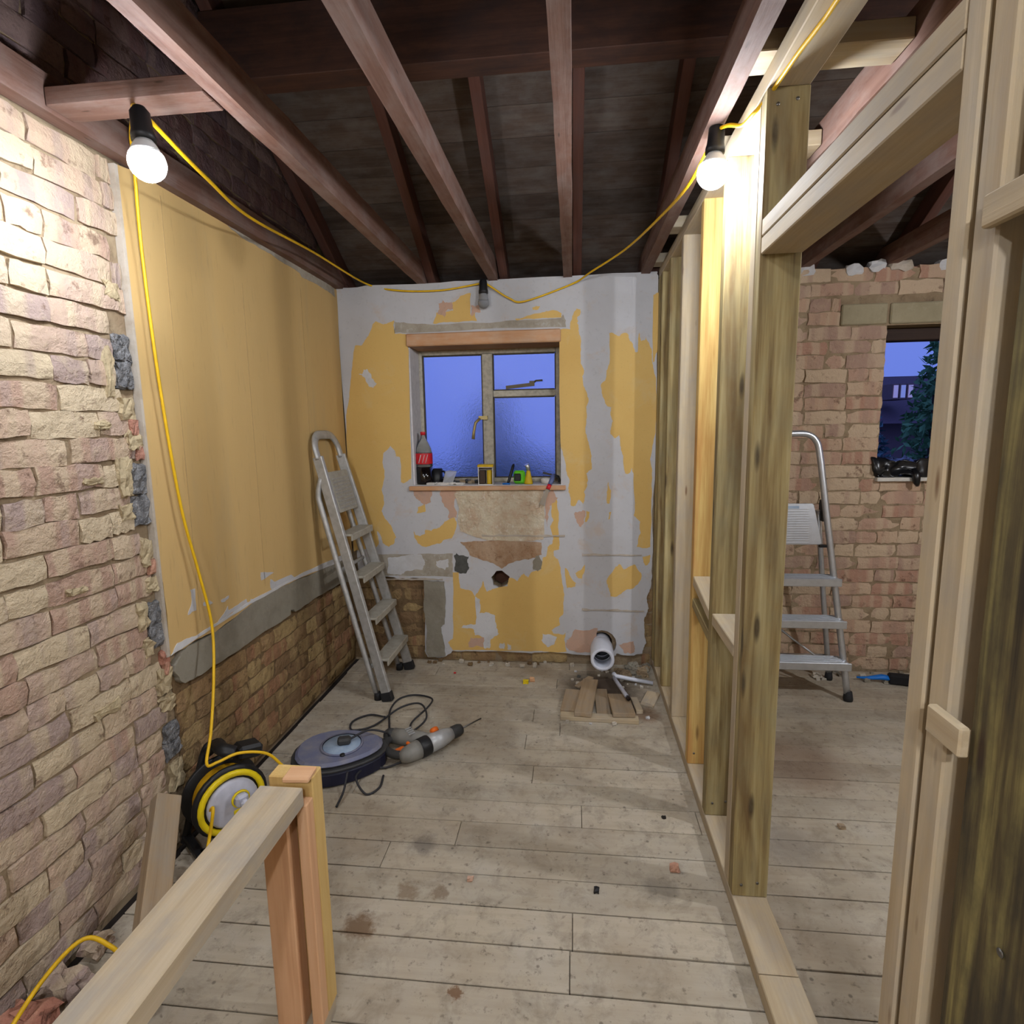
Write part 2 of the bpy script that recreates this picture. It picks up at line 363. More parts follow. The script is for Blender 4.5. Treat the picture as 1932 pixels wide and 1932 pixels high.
class MB:
    """collects shapes in one bmesh, then links them as one mesh object"""
    def __init__(s, mat=None): s.bm = bmesh.new(); s.x = mat or Matrix.Identity(4)
    def _new(s, vs, fs, smooth=False):
        bv = [s.bm.verts.new(s.x @ Vector(v)) for v in vs]
        out = []
        for f in fs:
            try:
                fc = s.bm.faces.new([bv[i] for i in f]); fc.smooth = smooth; out.append(fc)
            except ValueError: pass
        return bv, out
    def box(s, c, size, rot=None, taper=None):
        h = [v / 2 for v in size]; R = rot or Matrix.Identity(3)
        vs = []
        for dz in (-1, 1):
            k = taper if (taper and dz > 0) else 1.0
            for dy in (-1, 1):
                for dx in (-1, 1): vs.append(Vector(c) + R @ Vector((dx * h[0] * k, dy * h[1] * k, dz * h[2])))
        s._new(vs, [(0, 2, 3, 1), (4, 5, 7, 6), (0, 1, 5, 4), (2, 6, 7, 3), (0, 4, 6, 2), (1, 3, 7, 5)]); return s
    def bar(s, p0, p1, w, h, up=(0, 0, 1)):
        p0, p1 = Vector(p0), Vector(p1)
        return s.box((p0 + p1) / 2, ((p1 - p0).length, w, h), frame_from(p1 - p0, up))
    def tube(s, pts, r, n=8, smooth_path=0, cap=True, flat=1.0, up=(0, 0, 1)):
        pts = [Vector(p) for p in pts]
        if smooth_path: pts = catmull(pts, smooth_path)
        rings = []; prev = None
        rr = r if isinstance(r, (list, tuple)) else [r] * len(pts)
        if len(rr) != len(pts): rr = [rr[0]] * len(pts)
        for i, p in enumerate(pts):
            t = (pts[min(i + 1, len(pts) - 1)] - pts[max(i - 1, 0)]).normalized()
            if prev is None: F = frame_from(t, up); a, b = F.col[1], F.col[2]
            else:
                a = (prev - t * prev.dot(t)).normalized(); b = t.cross(a)
            prev = a
            rings.append([p + (a * math.cos(2 * PI * k / n) + b * math.sin(2 * PI * k / n) * flat) * rr[i] for k in range(n)])
        vs = [v for rg in rings for v in rg]; fs = []
        for i in range(len(rings) - 1):
            for k in range(n): fs.append((i * n + k, i * n + (k + 1) % n, (i + 1) * n + (k + 1) % n, (i + 1) * n + k))
        bv, _ = s._new(vs, fs, True)
        if cap:
            for ring in (bv[:n][::-1], bv[-n:]):
                try: s.bm.faces.new(ring)
                except ValueError: pass
        return s
    def lathe(s, prof, origin=(0, 0, 0), axis=(0, 0, 1), n=20, smooth=True, cap=True):
        F = frame_from(axis, (1, 0, 0) if abs(Vector(axis).normalized().z) > 0.9 else (0, 0, 1)); x, a, b = F.col[0], F.col[1], F.col[2]; o = Vector(origin)
        vs = [o + x * z + (a * math.cos(2 * PI * k / n) + b * math.sin(2 * PI * k / n)) * max(r, 1e-4) for r, z in prof for k in range(n)]
        fs = [(i * n + k, i * n + (k + 1) % n, (i + 1) * n + (k + 1) % n, (i + 1) * n + k) for i in range(len(prof) - 1) for k in range(n)]
        bv, _ = s._new(vs, fs, smooth)
        for ring in (bv[:n][::-1], bv[-n:]) if cap else ():
            try: s.bm.faces.new(ring)
            except ValueError: pass
        return s
    def prism(s, polys, to3, depth):
        """polys: outer loop (and holes) in 2d; to3(u, v, d) -> 3d; side walls at every loop"""
        loops = [[Vector((a, b, 0)) for a, b in p] for p in polys]
        tri = tessellate_polygon(loops)
        flat = [v for lp in loops for v in lp]; N = len(flat)
        vs = [to3(v.x, v.y, depth) for v in flat] + [to3(v.x, v.y, 0) for v in flat]
        fs = [tuple(t) for t in tri] + [tuple(i + N for i in reversed(t)) for t in tri]
        k = 0
        for lp in loops:
            m = len(lp)
            for i in range(m):
                a, b = k + i, k + (i + 1) % m
                fs.append((a, b, b + N, a + N))
            k += m
        s._new(vs, fs); return s
    def build(s, name, mat=None, parent=None, bevel=0, smooth=False, recalc=True, local=None):
        bm = s.bm
        if recalc: bmesh.ops.recalc_face_normals(bm, faces=bm.faces)
        if bevel:
            eg = [e for e in bm.edges if len(e.link_faces) == 2 and e.calc_face_angle(0) > 0.6]
            bmesh.ops.bevel(bm, geom=eg, offset=bevel, segments=1, affect='EDGES', profile=0.5)
        if smooth:
            for f in bm.faces: f.smooth = True
        me = bpy.data.meshes.new(name)
        if local is not None: bm.transform(local.inverted())
        bm.to_mesh(me); bm.free()
        return link(name, me, parent, mat, local)

def catmull(p, n):
    if len(p) < 3: return p
    q = [p[0] * 2 - p[1]] + list(p) + [p[-1] * 2 - p[-2]]; out = []
    for i in range(1, len(q) - 2):
        for k in range(n):
            t = k / n; a, b, c, d = q[i - 1], q[i], q[i + 1], q[i + 2]
            out.append(0.5 * (2 * b + (c - a) * t + (2 * a - 5 * b + 4 * c - d) * t * t + (3 * b - a - 3 * c + d) * t ** 3))
    out.append(p[-1]); return out

def timber(name, p0, p1, w, h, mat, parent=None, up=(0, 0, 1), bevel=0.0025, wobble=0.0):
    """sawn timber from p0 to p1; local x runs along the grain; w across, h along up"""
    p0, p1 = Vector(p0), Vector(p1); L = (p1 - p0).length
    F = frame_from(p1 - p0, up).to_4x4(); F.translation = (p0 + p1) / 2
    b = MB(); b.box((0, 0, 0), (L, w, h))
    if wobble:
        bmesh.ops.subdivide_edges(b.bm, edges=[e for e in b.bm.edges if abs((e.verts[0].co - e.verts[1].co).x) > L * 0.5], cuts=max(4, int(L / 0.15)), use_grid_fill=True)
        for v in b.bm.verts:
            q = v.co * 7 + Vector((L, w * 100, p0.x * 13)); v.co += Vector((0, noise.noise(q), noise.noise(q + Vector((9, 4, 2))))) * wobble
    bm = b.bm; bmesh.ops.recalc_face_normals(bm, faces=bm.faces)
    if bevel and not wobble: bmesh.ops.bevel(bm, geom=list(bm.edges), offset=bevel, segments=1, affect='EDGES')
    me = bpy.data.meshes.new(name); bm.to_mesh(me); bm.free()
    return link(name, me, parent, mat, F)

def rough(poly, amp=0.004, levels=2, seed=0):
    rg = random.Random(seed); p = [Vector(q) for q in poly]
    for lv in range(levels):
        out = []
        for i in range(len(p)):
            a, b = p[i], p[(i + 1) % len(p)]; d = b - a
            out.append(a)
            if d.length > 0.012:
                nrm = Vector((-d.y, d.x)).normalized()
                out.append((a + b) / 2 + nrm * rg.uniform(-1, 1) * min(amp / (1.6 ** lv), d.length * 0.25))
        p = out
    return [(v.x, v.y) for v in p]

BYF = 3.333      # finished face of the back wall
LXF = -1.384     # brick face of the left wall
def onY(y0): return lambda u, v, d: (u, y0 - d, v)       # back wall plane, grows towards the room
def onX(x0): return lambda u, v, d: (x0 + d, u, v)       # left wall plane

# outlines of the plaster layers, in wall coordinates (metres)
YELLOW = {
  'A': [(-1.360,1.522), (-1.327,1.677), (-1.303,1.815), (-1.280,1.930), (-1.241,1.929), (-1.194,1.984), (-1.169,2.039), (-1.147,2.064), (-1.114,2.048), (-1.087,2.047), (-1.037,2.065), (-1.041,2.014), (-1.036,1.989), (-0.965,1.983), (-0.957,1.890), (-0.974,1.142), (-1.026,1.113), (-1.039,1.120), (-1.037,1.267), (-1.063,1.278), (-1.068,1.312), (-1.094,1.341), (-1.138,1.300), (-1.146,1.227), (-1.139,1.154), (-1.162,1.080), (-1.150,0.999), (-1.169,0.946), (-1.148,0.894), (-1.112,0.849), (-1.085,0.781), (-1.099,0.743), (-1.134,0.720), (-1.171,0.743), (-1.184,0.796), (-1.206,0.819), (-1.199,0.736), (-1.227,0.712), (-1.360,0.691), (-1.368,1.284)],
  'D': [(-0.806,2.040), (-0.792,2.071), (-0.783,2.100), (-0.732,2.079), (-0.726,2.103), (-0.685,2.106), (-0.689,2.150), (-0.663,2.163), (-0.641,2.186), (-0.601,2.197), (-0.580,2.198), (-0.586,2.078), (-0.558,2.087), (-0.549,2.043), (-0.672,2.042), (-0.785,2.037)],
  'E': [(-0.329,2.048), (-0.281,2.054), (-0.208,2.073), (-0.152,2.084), (-0.097,2.085), (-0.066,2.068), (-0.066,2.046), (-0.153,2.047), (-0.231,2.044), (-0.321,2.039)],
  'E2': [(-0.230,2.106), (-0.185,2.112), (-0.197,2.094), (-0.225,2.092)],
  'F': [(-0.080,1.980), (-0.017,1.980), (-0.011,2.028), (0.006,2.076), (0.019,2.091), (0.041,2.085), (0.039,2.059), (0.025,2.048), (0.028,2.022), (0.022,2.011), (0.031,1.984), (0.039,1.941), (0.044,1.870), (0.042,1.789), (0.061,1.750), (0.050,1.717), (0.059,1.662), (0.076,1.628), (0.087,1.584), (0.073,1.545), (0.076,1.483), (0.070,1.399), (0.088,1.342), (0.105,1.267), (0.107,1.190), (0.075,1.165), (0.085,1.126), (0.079,1.088), (0.063,1.062), (0.066,1.023), (0.057,0.984), (0.031,1.010), (0.012,0.974), (-0.014,0.974), (-0.021,1.036), (-0.030,1.082), (-0.024,1.133), (-0.043,1.185), (-0.058,1.268), (-0.075,1.344)],
  'G': [(0.201,1.951), (0.223,1.951), (0.256,1.933), (0.278,1.949), (0.305,1.942), (0.313,1.910), (0.333,1.888), (0.344,1.845), (0.358,1.844), (0.360,1.893), (0.367,1.951), (0.376,1.903), (0.398,1.907), (0.403,1.929), (0.422,1.885), (0.437,1.847), (0.441,1.777), (0.449,1.745), (0.463,1.668), (0.466,1.393), (0.438,1.244), (0.452,1.136), (0.449,1.009), (0.449,0.729), (0.416,0.722), (0.371,0.729), (0.377,0.762), (0.392,0.814), (0.388,0.879), (0.350,0.918), (0.355,1.009), (0.346,1.163), (0.333,1.194), (0.321,1.163), (0.299,1.163), (0.286,1.264), (0.268,1.323), (0.262,1.385), (0.240,1.365), (0.211,1.391), (0.214,1.425), (0.225,1.464), (0.210,1.514), (0.216,1.542), (0.193,1.548), (0.176,1.587), (0.159,1.643), (0.159,1.676), (0.181,1.692), (0.186,1.746), (0.203,1.784)],
  'G2': [(0.440,2.148), (0.468,2.158), (0.470,1.857), (0.454,1.798), (0.443,1.785)],
  'G3': [(0.404,0.669), (0.448,0.683), (0.446,0.637), (0.424,0.616), (0.411,0.643)],
  'H1': [(0.202,1.113), (0.219,1.061), (0.210,0.987), (0.194,0.990), (0.193,1.055)],
  'H2': [(0.076,0.945), (0.095,0.938), (0.089,0.899), (0.076,0.876), (0.066,0.879)],
  'H3': [(0.207,0.931), (0.220,0.938), (0.214,0.899), (0.204,0.892)],
  'J': [(-0.127,0.997), (-0.098,1.010), (-0.089,0.945), (-0.092,0.846), (-0.083,0.746), (-0.086,0.712), (-0.113,0.706), (-0.119,0.672), (-0.093,0.652), (-0.077,0.598), (-0.061,0.476), (-0.058,0.407), (-0.062,0.311), (-0.088,0.282), (-0.082,0.241), (-0.136,0.204), (-0.122,0.184), (-0.062,0.178), (-0.049,0.192), (-0.056,0.143), (-0.042,0.073), (-0.103,0.064), (-0.258,0.067), (-0.533,0.067), (-0.753,0.061), (-0.782,0.112), (-0.751,0.137), (-0.745,0.301), (-0.737,0.563), (-0.699,0.564), (-0.695,0.465), (-0.635,0.450), (-0.602,0.412), (-0.582,0.443), (-0.550,0.512), (-0.530,0.444), (-0.507,0.452), (-0.483,0.463), (-0.401,0.478), (-0.387,0.533), (-0.360,0.527), (-0.340,0.513), (-0.327,0.534), (-0.299,0.562), (-0.273,0.535), (-0.253,0.569), (-0.199,0.583), (-0.185,0.658), (-0.166,0.665), (-0.155,0.725), (-0.126,0.746), (-0.119,0.773), (-0.138,0.852), (-0.118,0.885), (-0.131,0.932)],
  'K': [(-0.976,0.834), (-0.963,0.796), (-0.933,0.789), (-0.902,0.804), (-0.901,0.827), (-0.863,0.819), (-0.848,0.834), (-0.810,0.842), (-0.779,0.879), (-0.718,0.909), (-0.704,0.879), (-0.713,0.827), (-0.737,0.775), (-0.783,0.767), (-0.806,0.745), (-0.844,0.737), (-0.905,0.721), (-0.950,0.744), (-0.971,0.781)],
  'K2': [(-0.940,0.968), (-0.898,0.990), (-0.896,0.939), (-0.949,0.931)],
  'L': [(0.200,0.534), (0.248,0.608), (0.271,0.625), (0.297,0.592), (0.329,0.609), (0.363,0.622), (0.393,0.576), (0.400,0.543), (0.381,0.502), (0.350,0.475), (0.305,0.461), (0.260,0.426), (0.221,0.425), (0.207,0.480), (0.197,0.506)],
  'M1': [(-0.051,0.598), (-0.028,0.571), (-0.015,0.538), (0.015,0.504), (0.011,0.484), (-0.038,0.473)],
  'M2': [(0.011,0.565), (0.044,0.586), (0.067,0.620), (0.064,0.572), (0.051,0.532), (0.025,0.538)],
}
WHITE = {
  'C': [(-1.269,1.767), (-1.242,1.767), (-1.235,1.792), (-1.213,1.794), (-1.198,1.770), (-1.189,1.740), (-1.159,1.708), (-1.182,1.683), (-1.203,1.689), (-1.223,1.720), (-1.232,1.746)],
  'W2': [(-0.602,0.412), (-0.572,0.390), (-0.578,0.305), (-0.518,0.310), (-0.480,0.291), (-0.475,0.214), (-0.460,0.175), (-0.514,0.134), (-0.523,0.079), (-0.553,0.078), (-0.552,0.149), (-0.612,0.164), (-0.619,0.203), (-0.695,0.209), (-0.671,0.225), (-0.603,0.234)],
  'W3': [(-0.190,0.182), (-0.102,0.163), (-0.123,0.113), (-0.163,0.098), (-0.197,0.140)],
  'W4': [(-0.456,0.112), (-0.428,0.120), (-0.429,0.077), (-0.453,0.080)],
  'W5': [(-0.408,0.120), (-0.384,0.100), (-0.385,0.075), (-0.409,0.078)],
  'B1': [(-1.145,0.651), (-1.029,0.667), (-0.937,0.676), (-0.909,0.623), (-0.926,0.577), (-1.034,0.568), (-1.065,0.544), (-1.150,0.551)],
  'B2': [(-0.840,0.631), (-0.764,0.647), (-0.766,0.594), (-0.789,0.578), (-0.841,0.608)],
  'T': [(-0.269,0.899), (-0.177,0.905), (-0.174,0.852), (-0.230,0.819), (-0.260,0.812), (-0.272,0.852)],
}
PINK = {
  'P1': [(-0.771,2.148), (-0.744,2.166), (-0.694,2.155), (-0.685,2.116), (-0.731,2.103), (-0.738,2.069), (-0.778,2.090)],
  'P2': [(-0.582,2.131), (-0.531,2.134), (-0.527,2.090), (-0.584,2.068)],
  'P3': [(-0.966,1.079), (-0.854,1.071), (-0.857,0.998), (-0.902,0.976), (-0.953,1.027)],
  'P4': [(-0.794,1.078), (-0.698,1.078), (-0.715,0.997), (-0.703,0.901), (-0.748,0.894), (-0.747,0.938), (-0.789,0.997)],
  'P5': [(-0.156,1.056), (-0.111,1.076), (-0.091,1.023), (-0.124,0.991), (-0.144,0.945), (-0.154,0.846), (-0.170,0.905)],
  'P6': [(0.012,0.938), (0.069,0.945), (0.063,0.879), (0.044,0.846), (0.018,0.879)],
  'P7': [(0.011,0.215), (0.144,0.225), (0.144,0.169), (0.111,0.133), (0.105,0.070), (-0.029,0.080), (-0.042,0.144)],
  'P8': [(0.263,0.123), (0.361,0.147), (0.368,0.084), (0.309,0.069)],
  'P9': [(-0.635,0.147), (-0.552,0.149), (-0.553,0.086), (-0.652,0.084)],
}
OTHER = {
  'adh': [(-0.698,1.085), (-0.382,1.083), (-0.175,1.076), (-0.170,0.905), (-0.178,0.772), (-0.250,0.762), (-0.517,0.764), (-0.684,0.820), (-0.696,0.894), (-0.687,0.968), (-0.714,1.041)],
  'brn': [(-0.686,0.753), (-0.604,0.760), (-0.388,0.762), (-0.191,0.752), (-0.189,0.678), (-0.232,0.658), (-0.292,0.650), (-0.352,0.636), (-0.399,0.615), (-0.433,0.588), (-0.466,0.608), (-0.503,0.626), (-0.569,0.648), (-0.628,0.670), (-0.657,0.730)],
  'cem': [(-0.921,0.511), (-0.792,0.505), (-0.789,0.363), (-0.801,0.230), (-0.825,0.214), (-0.812,0.127), (-0.801,0.024), (-0.910,0.013), (-0.924,0.053), (-0.914,0.204), (-0.929,0.321)],
  'band': [(-1.225,0.674), (-0.891,0.680), (-0.733,0.681), (-0.738,0.533), (-1.190,0.535), (-1.236,0.542)],
  'lint': [(-1.035,2.060), (-0.982,2.053), (-0.811,2.033), (-0.549,2.033), (-0.327,2.040), (-0.069,2.044), (-0.058,2.062), (-0.041,2.029), (-0.041,1.992), (-0.550,1.999), (-0.985,1.992), (-1.038,1.994)],
  'gryL': [(-0.726,0.670), (-0.710,0.685), (-0.688,0.670), (-0.666,0.670), (-0.636,0.663), (-0.645,0.625), (-0.634,0.595), (-0.654,0.557), (-0.692,0.556), (-0.725,0.571), (-0.720,0.617)],
  'gryR': [(-0.225,0.671), (-0.205,0.678), (-0.189,0.638), (-0.193,0.590), (-0.213,0.573), (-0.242,0.586), (-0.245,0.630)],
}
HOLE = [(-0.502, 0.532), (-0.467, 0.574), (-0.433, 0.577), (-0.387, 0.54), (-0.398, 0.492), (-0.449, 0.463), (-0.489, 0.484)]
BACK_OUT = [(-1.382, 2.254), (-1.164, 2.266), (-0.506, 2.267), (0.458, 2.27), (0.464, 2.247), (0.478, 1.262), (0.456, 0.944), (0.461, 0.617), (0.458, 0.496), (0.434, 0.422), (0.448, 0.354), (0.423, 0.299), (0.425, 0.21), (0.436, 0.141), (0.414, 0.071), (0.362, 0.056), (0.263, 0.067), (0.244, 0.046), (0.105, 0.052), (-0.123, 0.064), (-0.259, 0.053), (-0.533, 0.06), (-0.753, 0.057), (-0.809, 0.016), (-0.918, 0.013), (-0.931, 0.061), (-0.921, 0.511), (-0.822, 0.505), (-0.928, 0.523), (-1.097, 0.521), (-1.19, 0.531), (-1.236, 0.542), (-1.338, 0.534)]
LEFT_PLASTER = [(1.716, 2.242), (1.776, 2.256), (1.893, 2.26), (2.01, 2.259), (2.175, 2.264), (2.275, 2.253), (2.553, 2.263), (2.849, 2.256), (3.308, 2.248), (3.299, 1.783), (3.322, 1.306), (3.328, 0.793), (3.325, 0.659), (2.822, 0.687), (2.461, 0.708), (2.217, 0.706), (1.957, 0.673), (1.85, 0.686), (1.716, 0.68), (1.715, 0.746), (1.715, 0.893), (1.708, 0.974), (1.711, 1.206), (1.705, 1.598), (1.706, 1.856)]
LEFT_CEM = [(1.724, 0.618), (1.747, 0.65), (1.799, 0.68), (1.957, 0.673), (2.217, 0.706), (2.461, 0.708), (2.822, 0.687), (3.362, 0.674), (3.373, 0.51), (3.086, 0.543), (2.802, 0.553), (2.584, 0.549), (2.541, 0.574), (2.526, 0.55), (2.158, 0.548), (1.939, 0.55), (1.768, 0.555), (1.743, 0.588)]
LW = [[(1.844, 0.875), (1.869, 0.873), (1.863, 0.792), (1.818, 0.789), (1.842, 0.824)], [(1.984, 0.71), (2.05, 0.749), (2.055, 0.729), (2.102, 0.732), (2.178, 0.738), (2.192, 0.714), (2.1, 0.714), (1.976, 0.703)], [(2.211, 0.728), (2.272, 0.715), (2.265, 0.698), (2.208, 0.709)], [(2.377, 0.77), (2.414, 0.748), (2.566, 0.742), (2.607, 0.707), (2.398, 0.709), (2.371, 0.733)], [(2.302, 0.821), (2.411, 0.793), (2.302, 0.785)], [(1.908, 0.808), (1.935, 0.808), (1.96, 0.789), (1.906, 0.795)], [(2.01, 0.785), (2.063, 0.788), (2.054, 0.776), (2.016, 0.774)], [(2.847, 2.167), (2.956, 2.207), (2.944, 2.046), (2.868, 2.083)]]

# ------------------------------------------------------------------ the shell
def structure(name, label, mat=None, mb=None):
    if mb is not None: o = mb.build(name, mat)
    else:
        o = bpy.data.objects.new(name, None); COL.objects.link(o)
    return tag(o, label, kind='structure')

# brick meshes: local x along the course, z up, front face looks to -y
def brick_mesh(L, H, seed, D=0.05):
    rg = random.Random(seed); nx, nz = 5, 2
    vs, fs = [], []
    for j in range(nz + 1):
        for i in range(nx + 1):
            edge = (i in (0, nx)) + (j in (0, nz))
            y = [rg.uniform(-0.0012, 0.0012), rg.uniform(0.0005, 0.0035), rg.uniform(0.002, 0.009)][edge]
            vs.append((L * (i / nx - 0.5) + rg.uniform(-1, 1) * 0.005, y, H * (j / nz - 0.5) + rg.uniform(-1, 1) * 0.0045))
    W = nx + 1
    for j in range(nz):
        for i in range(nx): fs.append((j * W + i, j * W + i + 1, (j + 1) * W + i + 1, (j + 1) * W + i))
    rim = [i for i in range(W)] + [j * W + nx for j in range(1, nz + 1)] + [nz * W + i for i in range(nx - 1, -1, -1)] + [j * W for j in range(nz - 1, 0, -1)]
    k = len(vs)
    for r in rim: vs.append((vs[r][0], D, vs[r][2]))
    n = len(rim)
    for i in range(n): fs.append((rim[i], k + i, k + (i + 1) % n, rim[(i + 1) % n]))
    me = bpy.data.meshes.new('brick'); me.from_pydata(vs, [], fs); me.update()
    return me
STR = {}
def brick_set(key):
    if key not in STR:
        a = [brick_mesh(0.215, 0.067, s) for s in range(7)]; b = [brick_mesh(0.104, 0.067, 50 + s) for s in range(5)]
        for m in a + b: m.materials.append(M[key])
        STR[key] = (a, b)
    return STR[key]
def lay_bricks(parent, key, u0, u1, z0, z1, place, skip=None, ends=None, pitch=0.075, headers=0.2, seed=1, ragged=0.0, red=0.0):
    rg = random.Random(seed); i = 0; z = z0 + pitch / 2
    while z < z1 - 0.02:
        u = u0 - (0.1125 if i % 2 else 0.0) - rg.uniform(0, 0.02)
        e = ends(z) if ends else u1 - rg.uniform(0, ragged)
        while u < e - 0.03:
            hd = rg.random() < headers; L = 0.103 if hd else 0.213
            full = L
            if u + L > e: L = e - u
            if u + L > u0 + 0.03:
                if u < u0: L -= (u0 - u); u = u0
                if not (skip and skip(u, u + L, z)):
                    k = 'brick_red' if rg.random() < red else key
                    a, b = brick_set(k)
                    me = rg.choice(b if (hd or L < 0.12) else a); base = 0.103 if me in b else 0.213
                    mw = place(u + L / 2, z + rg.uniform(-0.003, 0.003), rg.uniform(-0.005, 0.003))
                    rot = Matrix.Rotation(rg.uniform(-0.012, 0.012), 4, 'Y') @ Matrix.Rotation(rg.uniform(-0.02, 0.02), 4, 'Z')
                    fx = -1 if rg.random() < 0.5 else 1
                    o = link('brick', me, parent, None, mw @ rot @ Matrix.Diagonal((L / base * (1 if fx > 0 else 1), 1, rg.uniform(0.95, 1.03), 1)))
            u += L + rg.uniform(0.005, 0.011)
        z += pitch; i += 1
ROTL = Matrix.Rotation(PI / 2, 4, 'Z')
def place_left(u, z, d): return Matrix.Translation((LXF + d, u, z)) @ ROTL
def place_back(y0): return lambda u, z, d: Matrix.Translation((u, y0 - d, z))

def chunk(name, c, size, mat, parent=None, seed=0, amp=0.25, cuts=2):
    b = MB(); b.box((0, 0, 0), size); bmesh.ops.subdivide_edges(b.bm, edges=list(b.bm.edges), cuts=cuts, use_grid_fill=True)
    for v in b.bm.verts:
        q = v.co * (2.2 / max(size)) + Vector((seed * 3.1, seed * 1.7, 0.3))
        v.co += noise.noise_vector(q * 2.0) * min(size) * amp + noise.noise_vector(q * 5.1) * min(size) * amp * 0.5
        v.co *= 1 - 0.12 * (abs(v.co.x) > size[0] * .4) * (abs(v.co.z) > size[2] * .4)
    return b.build(name, mat, parent, local=Matrix.Translation(c)) if False else _chunk_done(b, name, c, mat, parent)
def _chunk_done(b, name, c, mat, parent):
    bmesh.ops.recalc_face_normals(b.bm, faces=b.bm.faces)
    me = bpy.data.meshes.new(name); b.bm.to_mesh(me); b.bm.free()
    return link(name, me, parent, mat, Matrix.Translation(c))

# ---- left wall
LEFT_PLASTER = [(min(3.334, y + 0.03) if y > 3.28 else y, z) for y, z in LEFT_PLASTER]
LEFT_CEM = [(min(3.334, y), z) for y, z in LEFT_CEM]
wl = structure('wall_left', 'left brick side wall, partly covered by tan plaster, with a damp brown brick base', M['mortar'],
               MB().box((LXF - 0.012 - 0.15, 0.65, 2.3), (0.30, 6.0, 4.8)))
BLK = [(1.662, 1.655, 0.085), (1.668, 1.24, 0.10), (1.678, 0.805, 0.08), (1.69, 0.38, 0.062)]
def left_end(z):
    for y, zc, hh in BLK:
        if abs(z - zc) < hh + 0.03: return y - 0.035
    rg = random.Random(int(z * 1000))
    if z > 1.78: return 1.70
    if z < 0.62: return rg.uniform(1.62, 1.70)
    return rg.uniform(1.66, 1.705)
lay_bricks(wl, 'brick', 0.90, 1.70, 0.0, 2.25, place_left, ends=left_end, headers=0.22, seed=3)
lay_bricks(wl, 'brick_b', 1.735, 3.33, 0.0, 0.60, place_left, headers=0.25, seed=5, skip=lambda a, b, z: z > 0.5 and a > 1.72)
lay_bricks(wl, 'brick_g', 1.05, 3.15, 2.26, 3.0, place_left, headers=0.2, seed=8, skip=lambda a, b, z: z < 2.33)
for i, (y, z, h) in enumerate(BLK):
    for k in range(2):
        chunk('breeze_block', (LXF - 0.01, y + 0.004 * k, z + h * (k - 0.5) * 0.98), (0.03, 0.062, h * 0.98), M['block'], wl, i * 3 + k, 0.35, 3)
for i, (y, z, w, h) in enumerate(((1.655, 1.86, .05, .05), (1.66, 1.51, .06, .07), (1.672, 1.41, .05, .05), (1.675, 1.05, .05, .09), (1.68, 0.94, .05, .05), (1.69, 0.60, .06, .09), (1.69, 0.52, .06, .05), (1.70, 0.25, .06, .10),
                                  (1.62, 1.30, .05, .12), (1.61, 1.19, .05, .05), (1.625, 0.85, .04, .09), (1.60, 1.62, .03, .14), (1.635, 0.74, .03, .05), (1.56, 1.46, .05, .02), (1.50, 1.30, .07, .018), (1.40, 1.0, .06, .018), (1.45, 0.62, .09, .03))):
    chunk('mortar_lump', (LXF - 0.008, y, z), (0.026, w, h), M['smear'], wl, i + 20, 0.5, 3)
for i, (y, z) in enumerate(((1.678, 1.455), (1.69, 1.375), (1.69, 1.0), (1.70, 0.68), (1.705, 0.64))):
    chunk('brick_stub', (LXF - 0.006, y, z), (0.024, 0.03, 0.05), M['brick_red'], wl, i + 60, 0.25, 2)
MB().prism([rough(LEFT_PLASTER, 0.005, 2, 1)], onX(LXF - 0.011), 0.022).build('plaster', M['tan'], wl)
MB().prism([[(1.698, 0.68), (1.712, 0.68), (1.714, 2.24), (1.70, 2.24), (1.703, 1.6)]], onX(LXF - 0.011), 0.0235).build('plaster_edge', M['plaster_edge'], wl)
MB().prism([rough(LEFT_CEM, 0.006, 3, 2)], onX(LXF - 0.011), 0.0235).build('cement_render', M['cement'], wl)
MB().box((LXF - 0.0095, 2.53, 0.3), (0.002, 1.6, 0.62)).build('damp_mortar_bed', M['mortar_b'], wl)
for i, p in enumerate(LW[:-1]): MB().prism([rough(p, 0.004, 2, 30 + i)], onX(LXF + 0.011), 0.0012).build('torn_paper', M['plaster'], wl)
MB().prism([rough([(1.715, 0.68), (1.85, 0.69), (2.2, 0.71), (2.5, 0.712), (2.85, 0.69), (3.32, 0.665), (3.32, 0.70), (2.85, 0.715), (2.5, 0.722), (2.2, 0.72), (1.85, 0.70), (1.75, 0.71)], 0.004, 3, 9)], onX(LXF + 0.011), 0.0025).build('torn_edge', M['white'], wl)
MB().prism([rough([(2.27, 2.253), (2.55, 2.262), (2.85, 2.255), (3.30, 2.247), (3.30, 2.20), (3.1, 2.215), (2.9, 2.21), (2.86, 2.225), (2.6, 2.238), (2.4, 2.235)], 0.006, 3, 12)], onX(LXF + 0.011), 0.0015).build('torn_paper', M['flaky'], wl)
for (y, z0, z1) in ((1.88, 0.75, 2.22), (2.33, 0.75, 2.05), (2.86, 0.9, 2.15)):
    MB().bar((LXF + 0.0115, y, z0), (LXF + 0.0115, y + 0.012, z1), 0.0035, 0.0014, (1, 0, 0)).build('paper_seam', M['seam'], wl)

